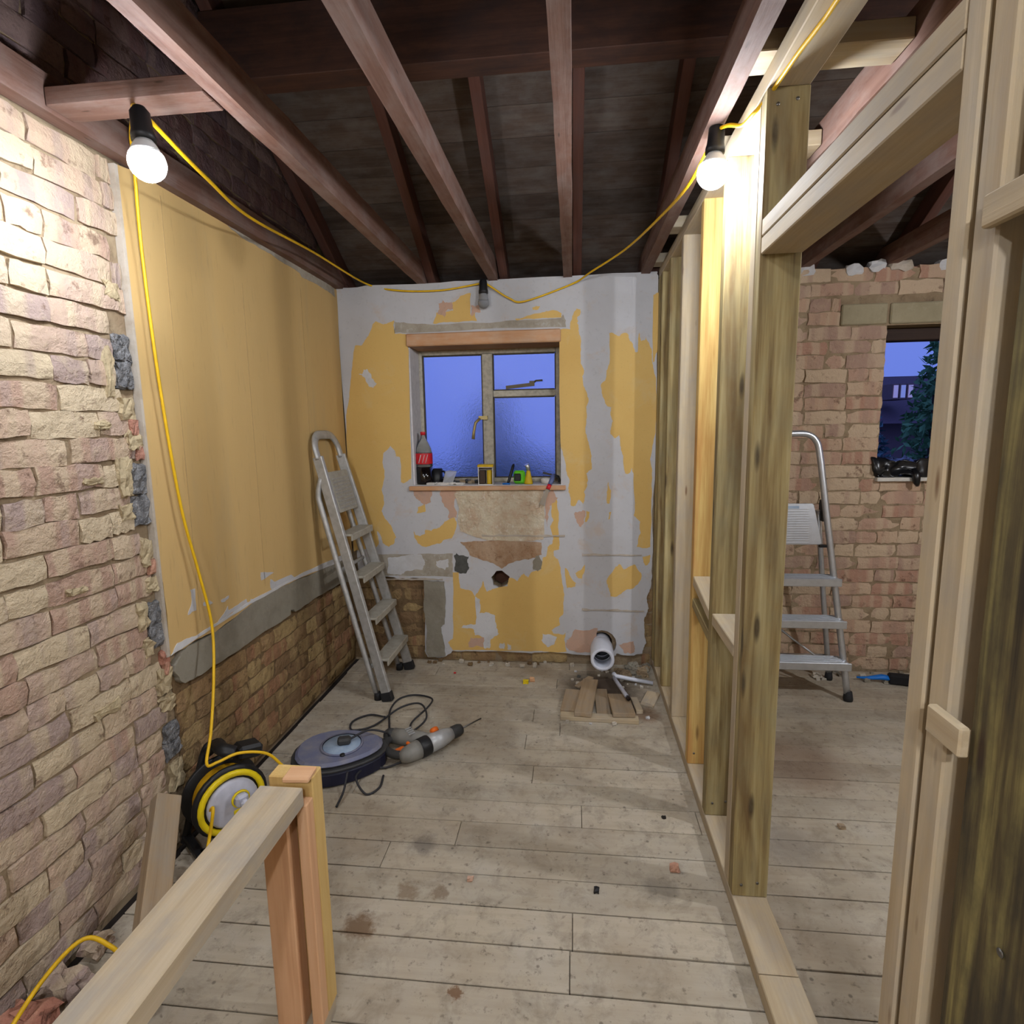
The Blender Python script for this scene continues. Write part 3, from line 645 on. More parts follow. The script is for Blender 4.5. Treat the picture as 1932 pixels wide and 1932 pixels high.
# ---- back wall: two leaves with the window openings cut through
W1 = [(-0.965, 1.10), (-0.073, 1.10), (-0.073, 1.985), (-0.965, 1.985)]
W2 = [(1.676, 1.117), (2.55, 1.117), (2.55, 1.945), (1.676, 1.945)]
PX, PZ = 0.170, 0.126
PIPEH = [(PX + 0.066 * math.cos(a * PI / 8), PZ + 0.066 * math.sin(a * PI / 8)) for a in range(16)]
outer = [(-1.70, -0.15), (3.6, -0.15), (3.6, 2.235), (-1.70, 2.235)]
wb = structure('wall_back', 'back wall: scarred white and yellow plaster left of the studs, bare pink brick right of them', M['mortar'],
               MB().prism([outer, W1, W2, HOLE, PIPEH], onY(3.46), 0.105))
MB().prism([outer, W1, W2], onY(3.64), 0.14).build('outer_leaf', M['ext'], wb)
def right_end(z):
    if 1.13 < z < 1.94: return 1.674
    if 1.94 < z < 2.07: return 1.43
    return 2.30
lay_bricks(wb, 'brick_r', 0.95, 2.30, 0.0, 2.25, place_back(3.348), ends=right_end, headers=0.3, seed=11)
lay_bricks(wb, 'brick_b', -1.37, -0.90, 0.0, 0.53, place_back(3.348), headers=0.3, seed=12)
lay_bricks(wb, 'brick_b', -0.92, 0.46, -0.012, 0.068, place_back(3.348), headers=0.3, seed=13, skip=lambda a, b, z: a < PX + .07 and b > PX - .07)
lay_bricks(wb, 'brick_b', 0.40, 0.56, 0.10, 0.52, place_back(3.348), headers=0.5, seed=14)
MB().box((-1.15, 3.3545, 0.26), (0.5, 0.002, 0.54)).build('damp_mortar_bed', M['mortar_b'], wb)
for i, x in enumerate([1.02 + 0.118 * k for k in range(10)]):
    if i in (3, 7): continue
    chunk('cap_brick', (x + random.uniform(-.01, .01), 3.375, 2.245 + random.uniform(-.012, .012)), (random.uniform(.08, .11), .06, .055), M['white'] if i % 3 else M['plaster_edge'], wb, i + 80, 0.25)
for (x0, x1) in ((1.435, 1.668), (1.684, 2.65)):
    b = MB(); b.box(((x0 + x1) / 2, 3.385, 2.006), (x1 - x0, 0.09, 0.108)); b.build('concrete_lintel', M['concrete'], wb, 0.006)
# plaster skin, with its window, hole and pipe openings
HO = rough(HOLE, 0.004, 1, 3)
MB().prism([rough(BACK_OUT, 0.006, 3, 4), W1, HO, [(PX + (x - PX) * 1.35, PZ + (z - PZ) * 1.3) for x, z in PIPEH]], onY(3.3545), 3.3545 - BYF).build('plaster', M['plaster'], wb)
def patches(d, mat, name, t, amp=0.0045, seed=0):
    for i, (k, p) in enumerate(d.items()):
        MB().prism([rough(p, amp, 3, seed + i)], onY(BYF + 0.0005), t + 0.0005).build(name, mat, wb)
patches(YELLOW, M['yellow'], 'yellow_lining', 0.0010, seed=100)
patches(PINK, M['pink'], 'bare_plaster', 0.0013, 0.011, seed=200)
patches(WHITE, M['white'], 'torn_paper', 0.0019, 0.007, seed=300)
for k, mk, nm, t in (('adh', 'adhesive', 'tile_adhesive', 0.004), ('brn', 'browned', 'scarred_plaster', 0.0022), ('cem', 'cement', 'cement_patch', 0.010), ('band', 'flaky', 'flaking_render', 0.0015),
                     ('lint', 'flaky', 'patched_render', 0.0015), ('gryL', 'cement_d', 'grey_filler', 0.003), ('gryR', 'cement', 'grey_filler', 0.003)):
    MB().prism([rough(OTHER[k], 0.005, 3, len(k) * 7)], onY(BYF + 0.0005), t).build(nm, M[mk], wb)
for (x0, x1, z) in ((-0.55, -0.05, 0.789), (-1.20, -0.80, 0.512), (0.05, 0.40, 0.675), (0.05, 0.42, 0.335)):
    xs = [x0 + (x1 - x0) * k / 14 for k in range(15)]
    MB().prism([[(x, z + random.uniform(-.003, .003)) for x in xs] + [(x, z + .009 + random.uniform(-.004, .005)) for x in reversed(xs)]], onY(BYF + 0.0005), 0.0065).build('plaster_ridge', M['plaster_edge'], wb)
for i in range(26):      # adhesive blobs left by the removed tiles
    chunk('adhesive_blob', (random.uniform(-0.68, -0.20), BYF - 0.004, random.uniform(0.83, 1.06)), (random.uniform(.02, .045), .008, random.uniform(.02, .04)), M['adhesive'], wb, i + 140, 0.35, 1)

# ---- windows
w1 = structure('window_1', 'painted steel window with frosted panes in the plastered wall')
FY = 3.555
def fbar(name, x0, x1, z0, z1, mat='wframe', y=FY, d=0.035, parent=w1):
    b = MB(); b.box(((x0 + x1) / 2, y, (z0 + z1) / 2), (x1 - x0, d, z1 - z0)); return b.build(name, M[mat], parent, 0.004)
fbar('frame_jamb', -0.965, -0.935, 1.10, 1.915); fbar('frame_jamb', -0.106, -0.073, 1.10, 1.915)
fbar('frame_head', -0.935, -0.106, 1.886, 1.915); fbar('frame_sill', -0.935, -0.106, 1.10, 1.126)
fbar('mullion', -0.558, -0.494, 1.126, 1.886, y=FY - 0.004, d=0.045); fbar('transom', -0.494, -0.106, 1.626, 1.664)
for (x0, x1, z0, z1) in ((-0.935, -0.558, 1.126, 1.886), (-0.494, -0.106, 1.664, 1.886), (-0.494, -0.106, 1.126, 1.626)):
    b = MB(); b.box(((x0 + x1) / 2, FY, (z0 + z1) / 2), (x1 - x0 - 0.004, 0.006, z1 - z0 - 0.004)); b.build('frosted_pane', M['obscure'], w1, local=Matrix.Translation(((x0 + x1) / 2, FY, (z0 + z1) / 2)))
    m_ = 0.007
    for n_, q in (('pane_bead', (x0, x0 + m_, z0, z1)), ('pane_bead', (x1 - m_, x1, z0, z1)), ('pane_bead', (x0 + m_, x1 - m_, z1 - m_, z1)), ('pane_bead', (x0 + m_, x1 - m_, z0, z0 + m_))):
        fbar(n_, *q, mat='handle', d=0.03)
hd = MB(); hd.box((-0.555, FY - 0.035, 1.50), (0.055, 0.025, 0.022)).tube([(-0.575, FY - 0.045, 1.495), (-0.60, FY - 0.06, 1.47), (-0.612, FY - 0.065, 1.41), (-0.616, FY - 0.065, 1.37)], [0.009, 0.009, 0.009, 0.011], 8); hd.build('handle', M['brass'], w1)
st = MB(); st.bar((-0.41, FY - 0.03, 1.68), (-0.245, FY - 0.04, 1.695), 0.016, 0.02).box((-0.25, FY - 0.04, 1.70), (0.03, 0.02, 0.03)).tube([(-0.24, FY - 0.04, 1.705), (-0.225, FY - 0.05, 1.715), (-0.185, FY - 0.055, 1.716)], 0.006, 6); st.build('casement_stay', M['handle'], w1)
timber('lintel_board', (-0.968, 3.436, 1.949), (-0.070, 3.436, 1.949), 0.236, 0.072, M['lintel'], w1, bevel=0.006)
MB().box((-0.967, 3.441, 1.506), (0.024, 0.19, 0.81)).build('reveal', M['reveal'], w1)
MB().box((-0.066, 3.447, 1.506), (0.014, 0.20, 0.81)).build('reveal', M['yellow'], w1)
timber('sill_board', (-0.985, 3.437, 1.083), (-0.045, 3.437, 1.083), 0.25, 0.026, M['lintel'], w1)
MB().box((-0.519, 3.447, 1.098), (0.89, 0.21, 0.005)).build('sill_top', M['sillw'], w1)

w2 = structure('window_2', 'unframed window opening in the bare brick, seen between the door posts')
MB().box((2.113, 3.56, 1.53), (0.87, 0.006, 0.75)).build('pane', M['glass'], w2)
fbar('frame_head', 1.676, 2.55, 1.878, 1.945, 'darkwood', 3.50, 0.09, w2)
for (x0, x1) in ((1.676, 1.70), (2.525, 2.55)): fbar('frame_jamb', x0 - .02, x1 - .02, 1.13, 1.878, 'darkwood', 3.60, 0.05, w2)
b = MB(); b.box((2.11, 3.45, 1.118), (0.88, 0.26, 0.022)); b.build('sill_board', M['sillw'], w2, 0.003)

# ---- floor
fl = structure('floor', 'dusty grey floorboards running across both rooms', M['dark'], MB().box((0.9, 0.65, -0.06), (5.2, 6.1, 0.07)))
ROW0, ROWP = 1.26 - 0.1228 * 8, 0.1228
JOINT = {8: (-0.011,), 9: (-0.004,), 10: (0.53 + .04,), 7: (0.53,), 12: (-0.412,), 13: (0.029, 0.451), 11: (-0.641,), 6: (-0.011, 1.1)}
rgf = random.Random(21)
for r in range(25):
    y0 = ROW0 + r * ROWP; y1 = min(y0 + ROWP, 3.325)
    cuts = [-1.352 + rgf.uniform(-.006, .006)] + list(JOINT.get(r, (rgf.uniform(-0.9, 0.9),))) + [rgf.uniform(1.5, 2.2), 3.25]
    for a, c in zip(cuts[:-1], cuts[1:]):
        g = 0.0016 + (0.0012 if rgf.random() < .3 else 0)
        z = rgf.uniform(-0.0015, 0.0005)
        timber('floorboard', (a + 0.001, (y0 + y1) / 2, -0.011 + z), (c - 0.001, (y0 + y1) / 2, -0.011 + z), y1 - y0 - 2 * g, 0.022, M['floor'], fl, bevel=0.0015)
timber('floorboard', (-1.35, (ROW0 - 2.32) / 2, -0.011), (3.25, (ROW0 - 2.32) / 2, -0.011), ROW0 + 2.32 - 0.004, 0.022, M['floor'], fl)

# ---- outer walls behind and beside the camera
structure('wall_front', 'plain brick wall behind the viewer', M['mortar'], MB().box((0.9, -2.42, 2.2), (5.4, 0.2, 4.8)))
structure('wall_outer', 'far side wall of the right-hand room', M['mortar'], MB().box((3.40, 0.65, 2.2), (0.25, 6.2, 4.8)))

# ---- ceiling: open roof
RS = 0.60
def roofz(y): return 2.30 + RS * (3.33 - y)
RN = Vector((0, RS, 1)).normalized()
def slope_box(y0, y1, x0, x1, off, th):
    p0, p1 = Vector((0, y0, roofz(y0))) + RN * off, Vector((0, y1, roofz(y1))) + RN * off
    b = MB(); F = frame_from(p1 - p0, RN); c = (p0 + p1) / 2; c.x = (x0 + x1) / 2
    b.box(c, ((p1 - p0).length, x1 - x0, th), F); return b
cb = slope_box(3.9, 0.25, -1.7, 3.5, 0.145, 0.02)
cb.bar((0.9, 0.25, roofz(0.25) + 0.16), (0.9, -2.6, roofz(0.25) - 1.6), 5.4, 0.02, (0, 0, 1))
ce = structure('ceiling', 'open roof space of old red joists, rafters, a deep purlin and dark sarking boards', M['felt'], cb)
n = 0; s_ = 0.0; L = math.hypot(3.7, 3.7 * RS)
while s_ < L - 0.1:
    w = 0.142; t = (s_ + w / 2) / L; y = 3.85 - 3.6 * t
    c = Vector((0, y, roofz(y))) + RN * 0.112
    timber('roof_board', (-1.60, c.y, c.z), (3.30, c.y, c.z), w, 0.02, M['sark'], ce, up=RN, bevel=0)
    s_ += w + 0.006; n += 1
JO = [(-0.879, -0.866, 'joist'), (-0.486, -0.449, 'joist'), (-0.027, -0.030, 'joist'), (0.402, 0.394, 'joist'), (0.79, 0.79, 'joist'), (1.235, 1.235, 'joist'), (1.68, 1.68, 'joist'), (2.12, 2.12, 'joist'), (2.56, 2.56, 'joist'), (3.0, 3.0, 'joist')]
for a, c, k in JO:
    timber('joist', (a, -2.2, 2.31), (c, 3.52, 2.31), 0.048, 0.10, M[k], ce, wobble=0.003)
timber('joist', (-1.358, -2.2, 2.30), (-1.358, 3.36, 2.30), 0.046, 0.095, M['joist'], ce, wobble=0.002)
for x in (-1.345, -0.815, -0.395, 0.022, 0.447, 0.84, 1.285, 1.73, 2.17, 2.61, 3.05):
    p0, p1 = Vector((x, 3.8, roofz(3.8))) + RN * 0.05, Vector((x, 0.25, roofz(0.25))) + RN * 0.05
    timber('rafter', p0, p1, 0.048, 0.10, M['rafter'], ce, up=RN, bevel=0.002)
timber('purlin', (-1.38, 2.255, 2.853), (3.27, 2.255, 2.853), 0.105, 0.24, M['purlin'], ce)
timber('binder', (-1.2, 1.18, 2.412), (3.2, 1.18, 2.412), 0.10, 0.10, M['purlin'], ce)
timber('ridge_board', (-1.38, 0.28, 4.08), (3.27, 0.28, 4.08), 0.04, 0.22, M['rafter'], ce)
timber('wall_plate', (-1.38, 3.42, 2.215), (3.2, 3.42, 2.215), 0.10, 0.05, M['rafter'], ce)
# plasterboard added out of view to keep rear bulb light off the roof
MB().box((0.9, -0.75, 2.252), (4.4, 3.3, 0.012)).build('unseen_plasterboard', M['plaster'], ce)
timber('noggin', (-1.334, 1.485, 2.285), (-0.905, 1.485, 2.285), 0.085, 0.045, M['joist'], ce)

# ---- stud partition
wr = structure('wall_right', 'open timber stud partition with a doorway, dividing the two rooms')
PXc = 0.517
def stud(y0, y1, mat, z0=0.047, z1=2.235, x0=0.467, x1=0.567):
    return timber('stud', ((x0 + x1) / 2, (y0 + y1) / 2, z0), ((x0 + x1) / 2, (y0 + y1) / 2, z1), y1 - y0 - 0.001, x1 - x0, M[mat], wr, up=(1, 0, 0), bevel=0.003)
stud(1.558, 1.603, 'treated'); stud(1.604, 1.649, 'cls')
stud(1.9145, 1.959, 'treated'); stud(2.23, 2.275, 'treated_y'); stud(2.618, 2.663, 'cls'); stud(2.943, 2.989, 'treated'); stud(3.195, 3.241, 'treated'); stud(3.283, 3.33, 'treated')
stud(0.772, 0.809, 'cls'); stud(0.720, 0.762, 'cls')
stud(0.55, 0.684, 'mossy', x0=0.469, x1=0.517)
stud(-0.40, -0.355, 'treated'); stud(-1.0, -0.955, 'treated'); stud(0.05, 0.095, 'treated')
timber('sole_plate', (PXc, -2.2, 0.0235), (PXc, 1.314, 0.0235), 0.10, 0.047, M['cls'], wr)
timber('sole_plate', (PXc, 1.317, 0.0235), (PXc, 3.33, 0.0235), 0.10, 0.047, M['cls'], wr)
timber('top_plate', (PXc, -2.2, 2.2585), (PXc, 3.33, 2.2585), 0.10, 0.047, M['cls'], wr)
timber('header', (PXc, 0.810, 1.871), (PXc, 1.557, 1.871), 0.10, 0.0405, M['cls'], wr)
timber('header', (PXc, 0.810, 1.914), (PXc, 1.557, 1.914), 0.10, 0.0405, M['cls'], wr)
timber('noggin', (PXc, 1.960, 0.775), (PXc, 2.229, 0.828), 0.10, 0.038, M['cls'], wr)
timber('noggin', (PXc, 1.960, 0.70), (PXc, 2.229, 0.738), 0.10, 0.038, M['treated'], wr)
timber('noggin', (PXc, 1.650, 0.772), (PXc, 1.913, 0.779), 0.10, 0.04, M['cls'], wr)
timber('block', (0.460, 0.676, 1.052), (0.460, 0.741, 1.052), 0.013, 0.038, M['cls'], wr)
timber('block', (0.460, 0.55, 1.660), (0.460, 0.728, 1.660), 0.013, 0.036, M['cls'], wr)
for y in (1.552, 2.04, 2.72, 3.25):
    timber('noggin', (0.427, y, 2.306), (0.764, y, 2.306), 0.098, 0.046, M['cls'], wr)
timber('noggin', (0.816, 1.552, 2.306), (1.21, 1.552, 2.306), 0.098, 0.046, M['cls'], wr)
for (y, x, z) in ((0.60, 0.474, 0.85),):
    MB().lathe([(0.001, 0), (0.005, 0.001), (0.005, 0.002), (0.001, 0.003)], (x - .006, y, z), (-1, 0, 0), 8).build('screw_head', M['steel'], wr)
for (y, z) in ((1.558, 2.19), (1.558, 1.87), (1.9145, 0.09), (2.23, 0.09), (1.558, 0.08)):
    for dx in (0.025, 0.07):
        MB().lathe([(0.0045, 0), (0.0045, 0.002), (0.001, 0.0025)], (0.467 + dx, y + 0.001, z + dx * .2), (0, -1, 0), 8).build('screw_head', M['steel'], wr)

# ---- outside, seen at dusk through the right-hand window
gd = MB().box((6, 30, -2.85), (90, 52, 0.1)).build('garden_ground', M['grass']); tag(gd, 'dark garden ground outside the windows', kind='structure')

# ------------------------------------------------------------------ things
# half-height stud frame in the foreground
HZ = 0.66
hf = thing('half_wall_frame', (-0.64, 0.9, 0), 'half-height pale timber frame with a long top rail in the left foreground', 'timber frame')
timber('top_rail', (-0.64, -0.6, HZ - 0.0215), (-0.64, 1.085, HZ - 0.0215), 0.10, 0.043, M['rail'], hf)
timber('end_stud', (-0.6375, 1.142, 0.047), (-0.6375, 1.142, HZ), 0.047, 0.105, M['yend'], hf, up=(1, 0, 0))
timber('inner_stud', (-0.659, 1.095, 0.047), (-0.659, 1.095, HZ - 0.044), 0.044, 0.062, M['orange'], hf, up=(1, 0, 0))
timber('inner_batten', (-0.598, 1.101, 0.047), (-0.598, 1.101, HZ - 0.044), 0.032, 0.026, M['orange'], hf, up=(1, 0, 0))
timber('packing_block', (-0.645, 1.118, HZ + 0.006), (-0.585, 1.122, HZ + 0.006), 0.05, 0.011, M['orange'], hf)
for y in (0.45, -0.2): timber('inner_stud', (-0.64, y, 0.047), (-0.64, y, HZ - 0.043), 0.047, 0.10, M['orange'], hf, up=(1, 0, 0))
timber('bottom_plate', (-0.64, -0.6, 0.0235), (-0.64, 1.165, 0.0235), 0.10, 0.047, M['rail'], hf)

# leaning offcut by the left wall
o = timber('timber_offcut', (-1.06, 1.10, 0.045), (-1.285, 1.52, 0.29), 0.075, 0.045, M['offcut'], up=(0.6, 0.1, 0.8), bevel=0.003)
tag(o, 'short dirty timber leaning against the left brick wall behind the rail', 'timber')

# ---- step ladders
def loop_tube(b, pts, r, flat=1.0): b.tube(pts, r, 8, 6, flat=flat)
L1 = thing('stepladder', (-1.0, 2.97, 0), 'folded paint-spattered aluminium stepladder leaning in the left back corner', 'ladder')
def lad(t, side):        # front stile: t along the height 0..1, side -1 near, +1 far
    z = 1.40 * t
    w = 0.204 - 0.062 * t
    return Vector((-0.985 - 0.362 * t, 2.97 + side * w + 0.01 * t, z))
for s in (-1, 1):
    b = MB(); b.bar(lad(0.012, s), lad(0.93, s), 0.026, 0.052, (0.25, 0, 1)) ; b.build('front_stile', M['alu_d'], L1, 0.004)
    b = MB(); b.bar(lad(0, s) + Vector((0, 0, 0.0)), lad(0.035, s), 0.034, 0.062, (0.25, 0, 1)); f_ = b.build('foot', M['rubber'], L1, 0.004)
top = [lad(0.92, -1), lad(0.97, -1) + Vector((0, 0.004, 0)), lad(1.005, -1) + Vector((0, 0.05, 0)), lad(1.01, 0) , lad(1.005, 1) + Vector((0, -0.05, 0)), lad(0.97, 1) + Vector((0, -0.004, 0)), lad(0.92, 1)]
b = MB(); b.tube(top, 0.024, 8, 6, flat=0.55, up=(1, 0, 0.3)); b.build('hand_loop', M['alu_d'], L1)
for t in (0.155, 0.315, 0.475, 0.635):
    a, c = lad(t, -1), lad(t, 1); b = MB()
    b.box((a + c) / 2 + Vector((0.015, 0, 0)), (0.085, (c - a).y - 0.02, 0.012)).box((a + c) / 2 + Vector((0.055, 0, -0.014)), (0.008, (c - a).y - 0.02, 0.034))
    b.build('tread', M['tread'], L1, 0.002)
a, c = lad(0.715, 0), lad(0.87, 0)
b = MB(); b.bar(a + Vector((0.012, 0, 0)), c + Vector((0.012, 0, 0)), 0.245, 0.014, (1, 0, 0.3)); b.build('platform', M['tread'], L1, 0.003)
b = MB()
for k in range(9):
    q = a.lerp(c, 0.1 + 0.09 * k) + Vector((0.020, 0, 0.002)); b.box(q, (0.004, 0.21, 0.006))
b.build('platform_ribs', M['alu_d'], L1)
for s in (-1, 1):
    off = Vector((-0.062, 0, 0.0)); pts = [lad(0.012, s) + off + Vector((0, s * -.012, 0)), lad(0.4, s) + off * 1.0, lad(0.72, s) + off * 1.0 + Vector((0, 0, 0)), lad(0.79, s) + off * 0.9, lad(0.85, s) + off * 0.25]
    b = MB(); b.tube(pts, 0.015, 8, 4); b.build('rear_leg', M['alu_d'], L1)
    b = MB(); b.lathe([(0.0, 0), (0.02, 0), (0.02, 0.04), (0.0, 0.04)], lad(0.0, s) + off + Vector((0, s * -.012, 0.0)), (0, 0, 1), 10); b.build('foot', M['rubber'], L1)
b = MB(); b.tube([lad(0.12, -1) + Vector((-0.062, 0, 0)), lad(0.12, 1) + Vector((-0.062, 0, 0))], 0.011, 8); b.build('rear_crossbar', M['alu_d'], L1)
b = MB(); b.tube([lad(0.5, -1) + Vector((-0.062, 0, 0)), lad(0.5, 1) + Vector((-0.062, 0, 0))], 0.011, 8); b.build('rear_crossbar', M['alu_d'], L1)

L2 = thing('stepladder', (1.21, 3.05, 0), 'clean shiny aluminium stepladder standing against the brick in the right-hand room', 'ladder')
def lad2(z, side):
    t = z / 1.38; xl = 1.0 - 0.05 * t; xr = 1.42 - 0.17 * t
    return Vector((xl if side < 0 else xr, 2.945 + 0.155 * t, z))
pts = [lad2(0.03, 1), lad2(0.5, 1), lad2(1.0, 1), lad2(1.27, 1), lad2(1.345, 1) + Vector((-0.012, 0, 0)), lad2(1.378, 1) + Vector((-0.055, 0, 0)), lad2(1.38, -1).lerp(lad2(1.38, 1), 0.5), lad2(1.378, -1) + Vector((0.055, 0, 0)), lad2(1.345, -1) + Vector((0.012, 0, 0)), lad2(1.27, -1), lad2(1.0, -1), lad2(0.5, -1), lad2(0.03, -1)]
b = MB(); b.tube(pts, 0.0165, 10, 6); b.build('front_frame', M['alu'], L2)
for s in (-1, 1):
    q = lad2(0.0, s); b = MB(); b.lathe([(0.0, 0), (0.022, 0), (0.024, 0.012), (0.019, 0.05), (0, 0.05)], q, (0, 0.1, 1), 12); b.build('foot', M['rubber'], L2)
    r0 = Vector((1.43 if s > 0 else 1.0, 3.20, 0)); r1 = lad2(0.98, s) + Vector((-0.02 * s, 0.05, 0))
    b = MB(); b.tube([r0 + Vector((0, 0, 0.03)), r0.lerp(r1, 0.5), r1], 0.0145, 8, 3); b.build('rear_leg', M['alu'], L2)
    b = MB(); b.lathe([(0.0, 0), (0.02, 0), (0.021, 0.012), (0.017, 0.045), (0, 0.045)], r0, (0, 0, 1), 12); b.build('foot', M['rubber'], L2)
for z in (0.20, 0.415, 0.63):
    a, c = lad2(z, -1), lad2(z, 1); m = (a + c) / 2; w = (c - a).x; b = MB()
    b.box(m + Vector((0, -0.005, 0.012)), (w + 0.01, 0.10, 0.010)).box(m + Vector((0, -0.053, -0.004)), (w + 0.03, 0.012, 0.040))
    for k in range(5): b.box(m + Vector((0, -0.04 + 0.018 * k, 0.0185)), (w - 0.03, 0.006, 0.003))
    b.build('tread', M['alu'], L2, 0.002)
b = MB(); pm = Vector((1.105, 3.045, 0.915)); RX = Matrix.Rotation(-0.12, 3, 'X')
b.prism([[(-0.15, -0.105), (0.155, -0.105), (0.165, -0.095), (0.125, 0.10), (0.115, 0.108), (-0.15, 0.108)]], lambda u, v, d: pm + RX @ Vector((u, -d, v)), 0.022); b.build('platform', M['alu'], L2, 0.002)
b = MB()
for k in range(15): b.box(pm + RX @ Vector((-0.02, -0.024, -0.095 + 0.0125 * k)), (0.24, 0.004, 0.004), RX)
b.build('platform_ribs', M['alu'], L2)
b = MB(); b.box(pm + RX @ Vector((0.0, -0.0255, 0.088)), (0.10, 0.003, 0.014), RX); b.build('platform_label', M['bluel'], L2)
for s in (-1, 1):
    b = MB(); b.box(lad2(0.98, s) + Vector((-0.006 * s, 0.035, 0)), (0.012, 0.06, 0.11)); b.build('hinge_bracket', M['drilld'], L2, 0.003)
b = MB(); b.box(lad2(0.80, 1) + Vector((-0.02, 0.01, 0.0)), (0.06, 0.02, 0.014)); b.build('platform_catch', M['black'], L2)
b = MB(); b.tube([(1.005, 3.20, 0.14), (1.425, 3.20, 0.14)], 0.010, 8); b.build('rear_crossbar', M['alu'], L2)
b = MB(); b.tube([(1.40, 2.99, 0.12), (1.20, 3.12, 0.26), (1.02, 3.19, 0.40)], 0.006, 6); b.build('brace', M['alu'], L2)

# ---- festoon lighting
FS = thing('festoon_light', (-1.2, 1.62, 2.2), 'yellow festoon cable with hanging bulbs looped across the room', 'light')
fest = [(-1.022, 1.366, 2.195), (-1.01, 1.41, 2.17), (-1.09, 1.72, 2.185), (-1.16, 2.07, 2.20), (-1.222, 2.71, 2.271), (-1.184, 3.30, 2.268), (-1.003, 3.315, 2.226), (-0.755, 3.315, 2.216), (-0.538, 3.31, 2.24), (-0.50, 3.305, 2.245), (-0.463, 3.305, 2.223), (-0.36, 3.315, 2.158), (-0.271, 3.315, 2.138), (-0.005, 3.315, 2.22), (0.094, 3.2, 2.249), (0.248, 2.9, 2.268), (0.335, 2.4, 2.234), (0.365, 2.0, 2.19), (0.385, 1.83, 2.215), (0.405, 1.79, 2.255)]
cordL = [(-1.022, 1.366, 2.195), (-1.10, 1.45, 2.25), (-1.22, 1.60, 2.31), (-1.30, 1.69, 2.30), (-1.318, 1.715, 2.25), (-1.345, 1.744, 1.99), (-1.345, 1.76, 1.601), (-1.34, 1.794, 1.195), (-1.33, 1.839, 0.941), (-1.31, 1.854, 0.739), (-1.28, 1.793, 0.564), (-1.24, 1.696, 0.417), (-1.205, 1.612, 0.352), (-1.17, 1.62, 0.355), (-1.12, 1.66, 0.365), (-1.06, 1.72, 0.33), (-1.02, 1.755, 0.26)]
cordR = [(0.405, 1.79, 2.255), (0.42, 1.729, 2.235), (0.445, 1.69, 2.215), (0.456, 1.63, 2.212), (0.478, 1.585, 2.228), (0.487, 1.437, 2.229), (0.497, 1.343, 2.229), (0.501, 1.271, 2.229), (0.505, 0.9, 2.229), (0.49, 0.3, 2.226), (0.40, -0.3, 2.22), (0.12, -0.75, 2.24), (-0.1, -1.1, 2.20), (-0.30, -1.50, 2.235)]
cordX = [(0.505, 0.9, 2.229), (0.62, 0.95, 2.224), (1.0, 1.0, 2.20), (1.6, 1.15, 2.19), (2.25, 1.25, 2.225)]
for p, r in ((fest, 0.0052), (cordL, 0.005), (cordR, 0.005), (cordX, 0.005)):
    b = MB(); b.tube(p, r, 8, 8); b.build('cord', M['ycord'], FS)
def sub(o, part, root):
    o.parent = part
    o.matrix_parent_inverse = (part.matrix_parent_inverse @ part.matrix_basis).inverted() @ Matrix.Translation(root.location).inverted()
def bulb(x, y, z, mat, tilt=(0, 0, 1), R=0.036):
    ax = Vector(tilt).normalized(); c = Vector((x, y, z))
    h = MB(); h.lathe([(0.0, 0.130), (0.014, 0.127), (0.022, 0.115), (0.024, 0.075), (0.027, 0.063), (0.027, 0.05), (0.0, 0.05)], c, ax, 16); ho = h.build('lamp_holder', M['black'], FS)
    g = MB(); g.lathe([(R * math.cos(0.42), R * math.sin(0.42)), (R * 0.8, 0.026), (0.026, 0.040), (0.020, 0.0495), (0.0, 0.0497)], c, ax, 20); sub(g.build('bulb_base', M['bulb_base'] if mat != 'bulb_off' else M[mat], FS), ho, FS)
    g = MB(); g.lathe([(0.0, -R)] + [(R * math.cos(a), R * math.sin(a)) for a in (-1.35, -1.1, -0.85, -0.6, -0.4, -0.2, 0.0, 0.25, 0.42)], c, ax, 20); sub(g.build('bulb', M[mat], FS), ho, FS)
    return ho
bulb(-1.01, 1.359, 2.071, 'bulb', (-0.10, 0.06, 1), 0.041)
bulb(0.396, 1.79, 2.142, 'bulb_r', (0.06, 0, 1), 0.044)
bulb(-0.503, 3.30, 2.135, 'bulb_off', (0, 0, 1), 0.032)
bulb(0.12, -0.75, 2.11, 'bulb_rear', (0, 0, 1), 0.042)
bulb(-0.30, -1.50, 2.11, 'bulb_rear', (0, 0, 1), 0.042)
bulb(2.25, 1.25, 2.10, 'bulb_side', (0, 0, 1), 0.042)

# ---- yellow and black cable reel by the left wall
YR = thing('cable_reel', (-1.2, 1.72, 0), 'black and yellow open cable reel on its stand beside the left wall', 'cable reel')
c0 = Vector((-1.225, 1.72, 0.163)); KR = 0.76; ax = Vector((0.80, -0.60, 0)).normalized() * KR; sd = Vector((0.60, 0.80, 0)).normalized() * KR; UP = Vector((0, 0, 1)) * KR
b = MB(); b.lathe([(r * KR, z * KR) for r, z in [(0.0, -0.075), (0.165, -0.075), (0.17, -0.07), (0.17, -0.06), (0.165, -0.055), (0.09, -0.055), (0.0, -0.054)]], c0, ax, 28); b.build('rear_flange', M['black'], YR)
b = MB(); b.lathe([(r * KR, z * KR) for r, z in [(0.0, -0.054), (0.125, -0.054), (0.132, -0.04), (0.128, -0.025), (0.134, -0.01), (0.128, 0.01), (0.133, 0.025), (0.127, 0.042), (0.0, 0.042)]], c0, ax, 28); b.build('wound_cable', M['ydrum'], YR)
b = MB(); b.lathe([(r * KR, z * KR) for r, z in [(0.0, 0.043), (0.155, 0.043), (0.165, 0.05), (0.165, 0.062), (0.15, 0.068), (0.0, 0.069)]], c0, ax, 28); b.build('front_flange', M['black'], YR)
